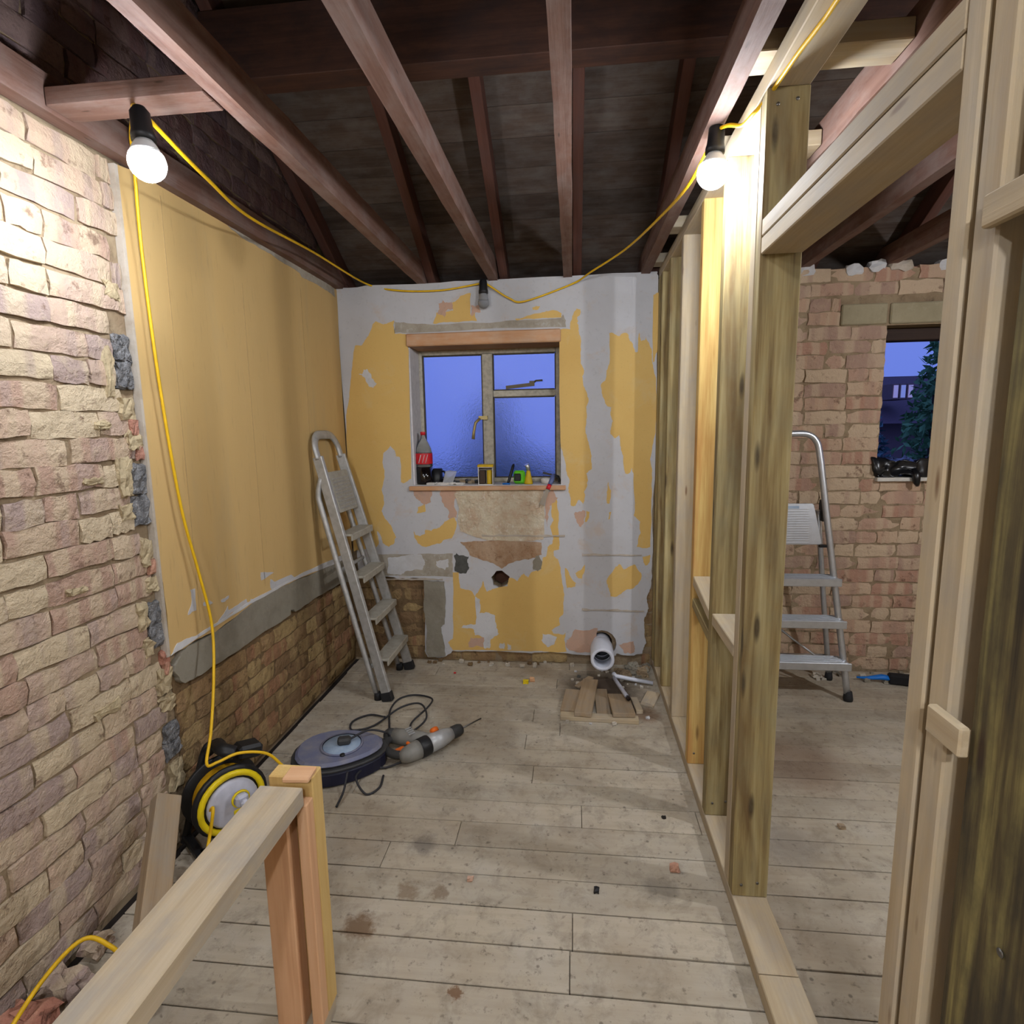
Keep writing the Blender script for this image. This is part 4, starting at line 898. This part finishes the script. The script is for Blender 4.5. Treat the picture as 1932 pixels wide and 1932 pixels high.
b = MB(); b.lathe([(r * KR, z * KR) for r, z in [(0.122, 0.069), (0.147, 0.069), (0.149, 0.078), (0.14, 0.086), (0.124, 0.086), (0.122, 0.069)]], c0, ax, 28, cap=False); b.build('yellow_rim', M['yplast'], YR)
b = MB(); b.lathe([(r * KR, z * KR) for r, z in [(0.0, 0.069), (0.112, 0.069), (0.112, 0.085), (0.10, 0.095), (0.0, 0.096)]], c0, ax, 24); b.build('socket_plate', M['greyp'], YR)
q = c0 + ax * 0.096 + sd * 0.02 + UP * 0.03
b = MB(); F = Matrix((ax, sd, UP)).transposed(); b.box(q + ax * 0.03, (0.06, 0.055, 0.055), F, None).box(q + ax * 0.075, (0.03, 0.035, 0.035), F); b.build('plug', M['greyp'], YR, 0.008)
b = MB(); b.box(c0 + ax * 0.099 - UP * 0.055 + sd * 0.02, (0.008, 0.05, 0.05), F); b.build('socket_cover', M['yplast'], YR, 0.003)
b = MB(); b.lathe([(r * KR, z * KR) for r, z in [(0.034, 0), (0.04, 0.004), (0.04, 0.012), (0.034, 0.016), (0.034, 0)]], q + ax * 0.02, ax, 18, cap=False); b.build('plug_ring', M['yplast'], YR)
for s in (-1, 1):
    e = c0 + ax * (-0.105 if s < 0 else -0.088)
    b = MB(); pts = [e - UP * 0.195 + sd * 0.16, e - UP * 0.17 + sd * 0.15, e + UP * 0.17 + sd * 0.05, e + UP * 0.215, e + UP * 0.17 - sd * 0.05, e - UP * 0.17 - sd * 0.15, e - UP * 0.195 - sd * 0.16]
    if s < 0: b.tube(pts, 0.014, 8, 5); b.build('stand', M['black'], YR)
b = MB(); b.bar(c0 - ax * 0.12 - UP * 0.18 + sd * 0.15, c0 + ax * 0.09 - UP * 0.18 + sd * 0.15, 0.03, 0.02).bar(c0 - ax * 0.12 - UP * 0.18 - sd * 0.15, c0 + ax * 0.09 - UP * 0.18 - sd * 0.15, 0.03, 0.02).bar(c0 + ax * 0.07 - UP * 0.18 - sd * 0.15, c0 + ax * 0.07 - UP * 0.18 + sd * 0.15, 0.03, 0.02); b.build('base', M['black'], YR, 0.004)
b = MB(); b.tube([c0 - ax * 0.10 + UP * 0.19 - sd * 0.03, c0 - ax * 0.06 + UP * 0.225, c0 + ax * 0.02 + UP * 0.235, c0 + ax * 0.05 + UP * 0.215 + sd * 0.04], 0.024, 10, 5, flat=0.8); b.build('carry_handle', M['black'], YR)
b = MB(); b.bar(c0 + ax * 0.0 + UP * 0.19 + sd * 0.06, c0 + ax * 0.0 + UP * 0.17 + sd * 0.17, 0.07, 0.05); b.build('crank', M['black'], YR, 0.01)
EC = MB(); EC.tube([c0 + ax * 0.02 + sd * -0.10 + UP * -0.06, (-1.19, 1.60, 0.20), (-1.195, 1.57, 0.10), (-1.165, 1.47, 0.03), (-1.12, 1.38, 0.010), (-1.075, 1.29, 0.008), (-1.07, 1.22, 0.008), (-1.10, 1.185, 0.014), (-1.15, 1.175, 0.06), (-1.19, 1.165, 0.125), (-1.24, 1.14, 0.165), (-1.27, 1.05, 0.135), (-1.29, 0.92, 0.05), (-1.28, 0.80, 0.010), (-1.2, 0.5, 0.010)], 0.0055, 8, 8)
tag(EC.build('extension_cable', M['ycord']), 'yellow extension cable trailing from the reel along the left wall floor', 'cable')

# ---- blue cassette reel
BR = thing('cassette_reel', (-0.99, 2.22, 0), 'dusty blue and navy cassette cable reel lying flat beside the drill', 'cable reel')
rot = math.radians(17); bc = Vector((-1.0, 2.17, 0)); ex = Vector((math.cos(rot), math.sin(rot), 0)); ey = Vector((-math.sin(rot), math.cos(rot), 0))
def lens(k, n=26):
    out = []
    for i in range(n):
        a = 2 * PI * i / n; x = math.cos(a); y = math.sin(a)
        out.append((0.195 * k * math.copysign(abs(x) ** 1.1, x), 0.150 * k * math.copysign(abs(y) ** 0.85, y) * (1 - 0.18 * x)))
    return out
def onR(z0): return lambda u, v, d: bc + ex * u + ey * v + Vector((0, 0, z0 + d))
b = MB(); b.prism([lens(1.0)], onR(0.0), 0.062); b.build('lower_shell', M['navyp'], BR, 0.008)
b = MB(); b.prism([lens(1.02)], onR(0.0625), 0.012); b.build('seam_band', M['drilld'], BR, 0.004)
b = MB(); b.prism([lens(0.93)], onR(0.075), 0.022); b.build('upper_shell', M['bluep'], BR, 0.012)
b = MB(); b.lathe([(0.082, 0.0), (0.09, 0.0), (0.09, 0.006), (0.082, 0.006)], bc + Vector((0, 0, 0.097)) + ex * 0.01, (0, 0, 1), 28, cap=False); b.build('rim', M['bluep'], BR)
b = MB(); b.lathe([(0.0, 0.0), (0.08, 0.0), (0.078, 0.004), (0.0, 0.005)], bc + Vector((0, 0, 0.097)) + ex * 0.01, (0, 0, 1), 28); b.build('dial', M['bluel'], BR)
b = MB(); b.box(bc + ex * 0.02 + Vector((0, 0, 0.116)), (0.055, 0.042, 0.03), frame_from(ex)); b.build('plug', M['drilld'], BR, 0.008)
b = MB(); b.lathe([(0.0, 0.0), (0.011, 0.0), (0.011, 0.006), (0, 0.007)], bc - ey * 0.085 + ex * 0.02 + Vector((0, 0, 0.097)), (0, 0, 1), 12); b.build('reset_button', M['black'], BR)

# cable of the drill, looping over the boards
GC = MB(); GC.tube([bc + ex * 0.04 + Vector((0, 0, 0.118)), (-0.90, 2.25, 0.125), (-0.83, 2.28, 0.10), (-0.85, 2.38, 0.02), (-0.90, 2.52, 0.006), (-0.94, 2.66, 0.006), (-0.93, 2.78, 0.006), (-0.86, 2.83, 0.006), (-0.75, 2.77, 0.02), (-0.74, 2.66, 0.03), (-0.79, 2.53, 0.012), (-0.765, 2.47, 0.006), (-0.72, 2.55, 0.03), (-0.78, 2.66, 0.045), (-0.88, 2.64, 0.03), (-0.97, 2.50, 0.006), (-1.06, 2.45, 0.006), (-1.09, 2.53, 0.006), (-1.03, 2.60, 0.006), (-0.94, 2.575, 0.012)], 0.0048, 8, 8)
tag(GC.build('power_cable', M['gcable']), 'black drill cable looping over the boards in front of the leaning ladder', 'cable')
GC = MB(); GC.tube([(-0.735, 2.19, 0.02), (-0.80, 2.165, 0.006), (-0.86, 2.13, 0.03), (-0.88, 2.04, 0.04), (-0.82, 1.985, 0.006), (-0.78, 2.03, 0.006), (-0.79, 2.11, 0.006)], 0.0045, 8, 8)
tag(GC.build('power_cable', M['gcable']), 'grey cable loop hanging off the near side of the blue reel', 'cable')
GC = MB(); GC.tube([(-0.905, 1.90, 0.006), (-0.90, 1.96, 0.03), (-0.905, 2.02, 0.075)], 0.0045, 8, 8)
tag(GC.build('power_cable', M['gcable']), 'short dark cable end dropping to the floor beside the half-wall post', 'cable')

# ---- hammer drill
DR = thing('hammer_drill', (-0.68, 2.35, 0), 'grey and silver hammer drill with orange switches lying on the floorboards', 'drill')
d0 = Vector((-0.732, 2.185, 0.045)); dx = Vector((0.66, 0.75, 0.02)).normalized(); dn = Vector((-0.75, 0.66, 0.0)).normalized()
P = lambda a, c, z=0: d0 + dx * a + dn * c + Vector((0, 0, z))
b = MB(); b.lathe([(0.0, -0.01), (0.022, -0.005), (0.034, 0.02), (0.04, 0.06), (0.041, 0.085)], d0, dx, 18); b.build('rear_housing', M['drillg'], DR)
b = MB(); b.lathe([(0.042, 0.085), (0.0435, 0.09), (0.0435, 0.13), (0.042, 0.135)], d0, dx, 18); b.build('grip_band', M['black'], DR)
b = MB(); b.lathe([(0.041, 0.135), (0.040, 0.20), (0.034, 0.235), (0.028, 0.262)], d0, dx, 18); b.build('gear_housing', M['drills'], DR)
b = MB(); b.lathe([(0.026, 0.262), (0.029, 0.27), (0.029, 0.30), (0.023, 0.318), (0.0, 0.32)], d0, dx, 16); b.build('chuck', M['drilld'], DR)
b = MB(); b.tube([P(0.32, 0), P(0.44, 0, 0.004)], [0.004, 0.003], 6); b.build('drill_bit', M['steel'], DR)
b = MB(); b.tube([P(0.15, 0.02), P(0.13, 0.07), P(0.09, 0.13), P(0.065, 0.175)], [0.034, 0.036, 0.037, 0.034], 12); b.build('motor_housing', M['drillg'], DR)
b = MB(); b.tube([P(0.065, 0.172), P(0.05, 0.20), P(0.045, 0.212)], [0.034, 0.03, 0.02], 12); b.build('motor_cap', M['drilld'], DR)
b = MB(); b.tube([P(0.01, 0.01), P(-0.015, 0.05), P(-0.02, 0.11), P(0.01, 0.155), P(0.05, 0.17)], 0.0205, 10, 5, flat=0.85); b.build('handle', M['drilld'], DR)
b = MB(); b.box(P(0.022, 0.05, 0.0), (0.022, 0.045, 0.022), frame_from(dn)); b.build('trigger', M['orangep'], DR, 0.004)
b = MB(); b.box(P(0.055, 0.03, 0.025), (0.03, 0.014, 0.012), frame_from(dn)); b.build('reverse_switch', M['orangep'], DR, 0.003)
b = MB(); b.lathe([(0.0, 0), (0.02, 0), (0.02, 0.014), (0.014, 0.02), (0.0, 0.02)], P(0.185, 0.018, 0.032), (dn * 0.7 + Vector((0, 0, 0.8))), 14); b.build('mode_dial', M['orangep'], DR)
b = MB()
for k in range(4): b.box(P(0.10 + 0.004 * k, 0.075 + 0.017 * k, 0.036), (0.03, 0.006, 0.004), frame_from(dx))
b.build('vent', M['drills'], DR)

# ---- soil pipe
SP = thing('soil_pipe', (PX, 3.2, 0.06), 'white plastic soil pipe poking out of the wall just above the floor', 'pipe')
b = MB(); b.lathe([(0.0505, 0.0), (0.055, 0.0), (0.055, 0.26), (0.0505, 0.26)], (PX, 3.46, PZ), (-0.02, -1, 0.008), 28, cap=False); b.build('pipe', M['pvc'], SP)
b = MB(); b.lathe([(0.052, 0.19), (0.0655, 0.19), (0.067, 0.20), (0.067, 0.375), (0.064, 0.38), (0.050, 0.38), (0.0485, 0.376), (0.0485, 0.30), (0.052, 0.29)], (PX, 3.46, PZ), (-0.02, -1, 0.008), 28, cap=False); b.build('socket', M['pvc'], SP)
b = MB(); b.lathe([(0.0, 0.0), (0.0503, 0.0), (0.0503, 0.01), (0.0, 0.01)], (PX, 3.44, PZ), (0, -1, 0), 20); b.build('pipe_bore', M['dark'], SP)

# ---- timber offcuts in front of the pipe
def off(p0, p1, w, h, label, up=(0, 0, 1), m='offcut'):
    o = timber('wood_offcut', p0, p1, w, h, M[m], up=up, bevel=0.002); tag(o, label, 'wood', 'offcuts below the pipe'); return o
off((-0.065, 2.655, 0.011), (0.315, 2.640, 0.011), 0.05, 0.022, 'long flat batten lying crosswise under the other offcuts', m='cls')
off((0.045, 2.625, 0.036), (0.095, 3.06, 0.012), 0.085, 0.022, 'longest offcut board pointing from the batten towards the pipe', up=(0, 0, 1))
off((-0.025, 2.70, 0.011), (0.0, 2.93, 0.011), 0.085, 0.020, 'short board at the left edge of the offcut pile')
off((0.245, 2.635, 0.036), (0.235, 2.89, 0.012), 0.11, 0.022, 'wide short board on the right of the offcut pile')
off((0.150, 2.68, 0.008), (0.145, 2.96, 0.008), 0.07, 0.014, 'thin grey board between the two big offcuts')
off((0.33, 2.72, 0.011), (0.315, 2.86, 0.011), 0.035, 0.022, 'small block at the right end of the offcuts', m='rail')
off((0.02, 2.99, 0.006), (0.10, 3.12, 0.006), 0.035, 0.012, 'thin splinter of board lying behind the offcut pile near the pipe')
off((0.375, 2.80, 0.006), (0.43, 2.95, 0.006), 0.07, 0.012, 'flat grey board scrap beside the sole plate right of the offcuts', m='rail')
b = MB(); b.tube([(0.225, 3.10, 0.04), (0.24, 3.08, 0.035), (0.44, 3.05, 0.014)], [0.014, 0.012, 0.011], 8); tag(b.build('plastic_tube', M['pvc']), 'white plastic tube lying towards the studs in front of the soil pipe', 'tube')
b = MB(); b.tube([(0.225, 3.075, 0.030), (0.245, 2.98, 0.032), (0.265, 2.86, 0.045), (0.28, 2.79, 0.048)], 0.011, 8); b.x = Matrix.Identity(4)
PT = thing('plastic_tube', (0.25, 2.95, 0.03), 'bent grey-white tube with a dark open end resting on the offcuts', 'tube')
b.build('tube', M['greyp'], PT); b = MB(); b.lathe([(0.0, 0), (0.0112, 0), (0.0112, 0.02), (0, 0.021)], (0.277, 2.805, 0.0475), (0.2, -1, 0.04), 10); b.build('open_end', M['dark'], PT)

# ---- rubble and crumbs
rg = random.Random(99)
def crumb(x, y, s, mat, label, cat='debris', group=None, name='plaster_crumb', z=None):
    o = chunk(name, (x, y, z if z is not None else s * 0.28), (s, s * rg.uniform(.6, 1), s * 0.6), mat, None, rg.randint(0, 999), 0.4, 3 if s > 0.04 else 1); tag(o, label, cat, group); return o
for i in range(34):
    x, y = rg.uniform(-0.05, 0.44), rg.uniform(2.60, 3.27)
    crumb(x, y, rg.uniform(0.008, 0.024), M['debris'] if i % 3 else M['white'], 'pale plaster crumb scattered around the offcuts and pipe', group='crumbs by the pipe')
for i in range(16):
    crumb(rg.uniform(0.26, 0.45), rg.uniform(3.14, 3.30), rg.uniform(0.03, 0.06), M['cement'] if i % 2 else M['mortar'], 'grey rubble lump piled in the corner beside the soil pipe', 'rubble', 'rubble by the pipe', 'rubble_lump')
for i in range(20):
    crumb(rg.uniform(-0.9, 0.0), rg.uniform(3.24, 3.32), rg.uniform(0.012, 0.03), M['mortar_b'] if i % 2 else M['debris'], 'small mortar lump along the foot of the plastered wall', 'rubble', 'lumps along the plastered wall', 'mortar_lump')
for i in range(24):
    crumb(rg.uniform(1.35, 2.1), rg.uniform(3.16, 3.31), rg.uniform(0.012, 0.045), M['cement'] if i % 3 else M['debris'], 'rubble lump along the foot of the bare brick wall', 'rubble', 'rubble along the brick wall', 'rubble_lump')
for i, (x, y, s, m) in enumerate(((-1.30, 1.02, .12, 'brick_red'), (-1.24, 0.93, .10, 'brick'), (-1.31, 1.14, .09, 'brick'), (-1.20, 1.03, .07, 'cement_d'), (-1.29, 0.90, .13, 'brick_red'), (-1.17, 0.92, .06, 'smear'), (-1.22, 1.13, .05, 'cement'), (-1.33, 1.26, .06, 'brick'), (-1.12, 0.99, .04, 'cement_d'))):
    crumb(x, y, s, M[m], 'broken brick lump heaped at the foot of the near left wall', 'rubble', 'rubble by the near left wall', 'brick_lump')
for x, y, s, m, lb in ((-0.27, 3.03, .03, 'yplast', 'small yellow scrap on the boards before the yellow plaster'), (-0.235, 3.06, .03, 'orange', 'tan wood chip next to the yellow scrap'), (-0.33, 1.60, .018, 'pink', 'pinkish broken rawlplug on the middle boards'),
                       (0.325, 1.70, .028, 'brick_red', 'dark red nugget near the sole plate'), (0.07, 1.59, .018, 'black', 'small black washer left of the red nugget'), (0.33, 1.95, .014, 'black', 'black speck beside the sole plate'), (0.03, 3.13, .02, 'cement_d', 'grey pebble by the back wall'), (-0.70, 3.13, .012, 'red', 'tiny red plug near the ladder foot'), (0.95, 1.95, .022, 'offcut', 'curled wood shaving on the boards of the right-hand room')):
    crumb(x, y, s, M[m], lb)

# ---- brush on the floor of the right-hand room
HB = thing('hand_brush', (1.75, 3.16, 0), 'black bristled hand brush with a bright blue handle at the foot of the brick', 'brush')
b = MB(); b.tube([(1.58, 3.20, 0.018), (1.63, 3.19, 0.02), (1.70, 3.175, 0.035), (1.74, 3.17, 0.03)], [0.007, 0.012, 0.022, 0.02], 8, flat=0.7); b.build('handle', M['bluebr'], HB)
b = MB(); b.bar((1.73, 3.172, 0.03), (1.92, 3.13, 0.03), 0.05, 0.055); b.build('bristles', M['bristle'], HB, 0.008)

# ---- objects on the window sill
SZ = 1.1005
BT = thing('cola_bottle', (-0.915, 3.42, SZ), 'large half-full cola bottle with red cap and label on the sill', 'bottle')
bx = (-0.915, 3.42, SZ)
b = MB(); b.lathe([(0.0, 0.0), (0.045, 0.0), (0.052, 0.01), (0.052, 0.105), (0.0, 0.106)], bx, (0, 0, 1), 22); b.build('cola', M['cola'], BT)
b = MB(); b.lathe([(0.0525, 0.107), (0.0525, 0.19), (0.046, 0.22), (0.030, 0.255), (0.016, 0.28), (0.0135, 0.30), (0.0, 0.30)], bx, (0, 0, 1), 22); b.build('bottle_shoulder', M['pet'], BT)
b = MB(); b.lathe([(0.0535, 0.125), (0.0538, 0.13), (0.0538, 0.185), (0.0535, 0.19)], bx, (0, 0, 1), 24, cap=False); lb_ = b.build('label', M['red'], BT)
b = MB()
for a0 in (-1.9, -1.5, -1.15):
    pts = [(bx[0] + 0.0546 * math.cos(a0 + t * 0.28), bx[1] + 0.0546 * math.sin(a0 + t * 0.28), SZ + 0.132 + 0.05 * t) for t in (0, .25, .5, .75, 1)]
    b.tube(pts, 0.006, 6, flat=0.3)
wl_ = b.build('label_script', M['wlabel'], BT)
b = MB(); b.lathe([(0.0, 0.30), (0.0155, 0.30), (0.0155, 0.318), (0.014, 0.32), (0.0, 0.32)], bx, (0, 0, 1), 14); b.build('cap', M['red'], BT)
MG = thing('mug', (-0.845, 3.47, SZ), 'black mug standing behind the cola bottle', 'mug')
b = MB(); b.lathe([(0.0, 0.0), (0.036, 0.0), (0.038, 0.01), (0.038, 0.09), (0.034, 0.09), (0.034, 0.012), (0.0, 0.012)], (-0.85, 3.47, SZ), (0, 0, 1), 18); b.build('body', M['black'], MG)
b = MB(); b.tube([(-0.815, 3.462, SZ + .075), (-0.795, 3.455, SZ + .07), (-0.79, 3.452, SZ + .045), (-0.80, 3.457, SZ + .025), (-0.815, 3.462, SZ + .02)], 0.006, 8, 4); b.build('handle', M['black'], MG)
b = MB(); b.prism([[(-0.80, 0.0), (-0.735, 0.002), (-0.715, 0.075), (-0.76, 0.082), (-0.785, 0.078)]], lambda u, v, d: (u, 3.40 + v * 0.5 + 0.012 * math.sin(u * 60) - d, SZ + v), 0.010); tag(b.build('plastic_bag', M['bag'], None, 0.003), 'crumpled clear plastic bag propped on the sill by the bottle', 'bag')
for i in range(5):
    o = chunk('paper_scrap', (-0.86 + 0.045 * i, 3.36 + 0.012 * (i % 2), SZ + 0.006), (0.05, 0.03, 0.012), M['card'], None, 300 + i, 0.5, 2); tag(o, 'white paper scrap lying along the front left of the sill', 'paper', 'paper scraps on the sill')
for i in range(6):
    o = chunk('sponge_scrap', (-0.72 + 0.032 * i, 3.44 + 0.02 * (i % 3), SZ + 0.009), (0.04, 0.028, 0.018), M['offcut'] if i % 2 else M['drilld'], None, 330 + i, 0.5, 2); tag(o, 'greyish scrap in the litter between the bag and the box on the sill', 'debris', 'litter on the sill')
CB = thing('carton', (-0.522, 3.375, SZ), 'small open white carton holding a yellow tube, in front of the mullion', 'box')
cx, cyy = -0.522, 3.375
b = MB()
for (x, y, z, sx, sy, sz) in ((cx - .043, cyy, .052, .003, .07, .104), (cx + .043, cyy, .052, .003, .07, .104), (cx, cyy + .034, .052, .083, .003, .104), (cx, cyy, .0015, .083, .065, .003), (cx, cyy, .1045, .089, .07, .003)):
    b.box((x, y, SZ + z), (sx, sy, sz))
b.build('card_shell', M['card'], CB)
b = MB(); b.box((cx, cyy - 0.02, SZ + 0.1135), (0.096, 0.03, 0.015), Matrix.Rotation(0.15, 3, 'X')); b.build('flap', M['ybox'], CB, 0.002)
b = MB(); b.lathe([(0.0, 0.003), (0.015, 0.003), (0.016, 0.01), (0.016, 0.085), (0.0, 0.088)], (cx + 0.02, cyy - 0.008, SZ), (0, 0, 1), 14); tag(b.build('glue_tube', M['ybox']), 'yellow tube standing inside the small white carton', 'tube')
b = MB(); b.box((cx - 0.022, cyy + 0.0, SZ + 0.045), (0.035, 0.05, 0.08)); tag(b.build('brown_packet', M['bark'], None, 0.004), 'brown packet in the left half of the small white carton', 'packet')
b = MB(); b.tube([(-0.392, 3.36, SZ + 0.004), (-0.385, 3.368, SZ + 0.02), (-0.362, 3.40, SZ + 0.105), (-0.358, 3.405, SZ + 0.118)], [0.006, 0.009, 0.009, 0.006], 8); tag(b.build('marker_pen', M['black']), 'black marker pen tilted against the green tape measure', 'pen')
b = MB(); b.tube([(-0.42, 3.345, SZ + 0.005), (-0.375, 3.34, SZ + 0.005)], 0.005, 8); tag(b.build('pencil', M['bluebr']), 'short blue pencil lying at the foot of the marker pen', 'pencil')
TM = thing('tape_measure', (-0.322, 3.38, SZ), 'lime green and black tape measure on the sill', 'tape measure')
b = MB(); b.box((-0.322, 3.385, SZ + 0.042), (0.068, 0.036, 0.078)); b.build('case', M['green'], TM, 0.010)
b = MB(); b.box((-0.332, 3.365, SZ + 0.042), (0.040, 0.006, 0.044)); b.build('front_panel', M['black'], TM, 0.004)
GB = thing('glue_bottle', (-0.268, 3.38, SZ), 'small yellow cone bottle with a shiny bent metal top, right of the tape measure', 'bottle')
b = MB(); b.lathe([(0.0, 0.0), (0.026, 0.0), (0.026, 0.008), (0.013, 0.07), (0.011, 0.08), (0.0, 0.081)], (-0.268, 3.38, SZ), (0, 0, 1), 16); b.build('cone_body', M['ybox'], GB)
b = MB(); b.tube([(-0.268, 3.38, SZ + 0.081), (-0.270, 3.378, SZ + 0.10), (-0.278, 3.372, SZ + 0.118)], [0.011, 0.013, 0.014], 10); b.build('metal_top', M['alu'], GB)
b = MB(); b.lathe([(0.0, 0.0), (0.03, 0.0), (0.032, 0.03), (0.0, 0.034)], (-0.165, 3.42, SZ), (0, 0, 1), 16); tag(b.build('tape_roll', M['card']), 'white tape roll at the right end of the sill', 'tape')
PL = thing('pliers', (-0.14, 3.45, SZ + 0.05), 'dark pliers lying over the tape roll at the right end of the sill', 'pliers')
b = MB(); b.bar((-0.185, 3.44, SZ + 0.062), (-0.115, 3.45, SZ + 0.045), 0.018, 0.012).tube([(-0.12, 3.44, SZ + 0.047), (-0.09, 3.43, SZ + 0.030), (-0.085, 3.41, SZ + 0.012)], 0.008, 8); b.build('first_arm', M['drilld'], PL)
b = MB(); b.tube([(-0.12, 3.455, SZ + 0.047), (-0.092, 3.47, SZ + 0.035), (-0.088, 3.49, SZ + 0.012)], 0.008, 8); b.build('second_arm', M['drilld'], PL)
SC = thing('paint_scraper', (-0.15, 3.33, SZ), 'paint scraper with blue handle and red collar leaning over the sill edge', 'scraper')
b = MB(); b.tube([(-0.118, 3.365, SZ + 0.055), (-0.125, 3.345, SZ + 0.03), (-0.139, 3.316, SZ + 0.0)], [0.010, 0.014, 0.012], 10); b.build('handle', M['scrap_h'], SC)
b = MB(); b.tube([(-0.139, 3.316, SZ + 0.0), (-0.150, 3.306, SZ - 0.025)], [0.0135, 0.012], 10); b.build('collar', M['red'], SC)
b = MB(); b.prism([[(-0.010, 0.0), (0.010, 0.0), (0.016, -0.10), (-0.016, -0.10)]], lambda u, v, d: Vector((-0.150, 3.306, SZ - 0.025)) + Matrix.Rotation(0.38, 3, 'Y') @ Vector((u, 0.002 - v * 0.0 - d, v)), 0.003); b.build('blade', M['blade'], SC)

# ---- black bag on the right-hand window sill
BG = MB(); BG.box((1.83, 3.40, 1.172), (0.34, 0.14, 0.085)); bmesh.ops.subdivide_edges(BG.bm, edges=list(BG.bm.edges), cuts=14, use_grid_fill=True)
for v in BG.bm.verts:
    q = v.co * 13.0; v.co += noise.noise_vector(q) * 0.045 + noise.noise_vector(q * 2.6) * 0.022
    v.co.z = max(v.co.z, 1.1305)
BG.tube([(1.855, 3.33, 1.17), (1.86, 3.305, 1.14), (1.862, 3.30, 1.10), (1.87, 3.305, 1.085)], [0.02, 0.022, 0.016, 0.01], 8)
tag(BG.build('plastic_sack', M['blackbag'], None, 0, True), 'crumpled black plastic sack stuffed along the right-hand window sill', 'sack')

# ---- outside
def leaf_mass(name, c, size, n, mat, seed, parent, tip=0.0):
    rgl = random.Random(seed); vs, fs = [], []
    for i in range(n):
        while True:
            p = Vector((rgl.uniform(-1, 1), rgl.uniform(-1, 1), rgl.uniform(-1, 1)))
            if p.length < 1: break
        k = 1 - tip * (p.z * 0.5 + 0.5)
        q = Vector((c[0] + p.x * size[0] * k, c[1] + p.y * size[1] * k, c[2] + p.z * size[2]))
        a = Vector((rgl.uniform(-1, 1), rgl.uniform(-1, 1), rgl.uniform(-1, 1))).normalized(); d = a.cross(Vector((rgl.uniform(-1, 1), rgl.uniform(-1, 1), rgl.uniform(-1, 1)))).normalized()
        s = rgl.uniform(0.05, 0.11); k0 = len(vs)
        vs += [q - a * s, q + d * s * 0.35, q + a * s, q - d * s * 0.35]; fs.append((k0, k0 + 1, k0 + 2, k0 + 3))
    me = bpy.data.meshes.new(name); me.from_pydata(vs, [], fs); me.update()
    return link(name, me, parent, mat)
def tree(loc, h, w, label, mat, seed, n=1500, tip=0.7, name='conifer'):
    t = thing(name, loc, label, 'tree'); x, y, z = loc
    b = MB(); b.tube([(x, y, z), (x + .05, y, z + h * .5), (x, y, z + h * .92)], [0.10, 0.07, 0.02], 8); b.build('trunk', M['bark'], t)
    leaf_mass('foliage', (x, y, z + h * .55), (w, w, h * .47), n, mat, seed, t, tip)
    return t
tree((4.75, 8.2, -2.8), 5.3, 0.85, 'tall green conifer beyond the right-hand window', M['leafy'], 5, 2600)
tree((5.02, 10.3, -2.8), 4.4, 0.85, 'shorter bluish conifer left of the tall one outside', M['leafd'], 6, 2200)
tree((3.15, 6.0, -2.8), 3.75, 0.55, 'low dark shrub at the bottom of the right-hand window view', M['leafd'], 7, 2600, 0.2, 'garden_shrub')
tree((4.3, 6.4, -2.8), 3.7, 0.6, 'leafy shrub in front of the tall conifer outside', M['leafy'], 8, 2600, 0.2, 'garden_shrub')
for i, (x, y, h) in enumerate(((-3.3, 9.2, 4.7), (-1.35, 9.6, 4.9), (0.3, 9.2, 4.4), (-0.6, 8.0, 4.0))):
    tree((x, y, -2.8), h, 0.9, ['leftmost', 'second', 'rightmost', 'nearest'][i] + ' garden tree behind the frosted window', M['leafd'], 20 + i, 1500, 0.35, 'garden_tree')
HS = thing('house', (9, 17, -2.8), 'neighbouring house with a dark roof seen through the right-hand window', 'house')
MB().box((9.0, 17.6, -0.6), (9.0, 4.0, 4.4)).build('wall', M['hwall'], HS)
b = MB(); b.prism([[(15.0, 1.4), (20.0, 1.4), (17.6, 2.72)]], lambda u, v, d: (4.2 + d, u, v), 9.6); b.build('roof', M['tile'], HS)
for (x, z, w, h, m) in ((7.80, 2.17, 0.10, 0.30, 'litwin'), (7.97, 2.17, 0.10, 0.30, 'skywin'), (8.14, 2.17, 0.10, 0.30, 'litwin')):
    wi = fbar('dormer_frame', x - w / 2 - .03, x + w / 2 + .03, z - h / 2 - .04, z + h / 2 + .04, 'hwall', 15.45, 0.9, HS)
    b = MB(); b.box((x, 14.99, z), (w, 0.02, h)); p_ = b.build('pane', M[m], HS)
    sub(p_, wi, HS)
b = MB(); b.box((6.2, 12.0, -1.2), (7.0, 0.06, 1.8)); tag(b.build('garden_fence', M['darkwood']), 'dark fence across the garden below the house', 'fence')
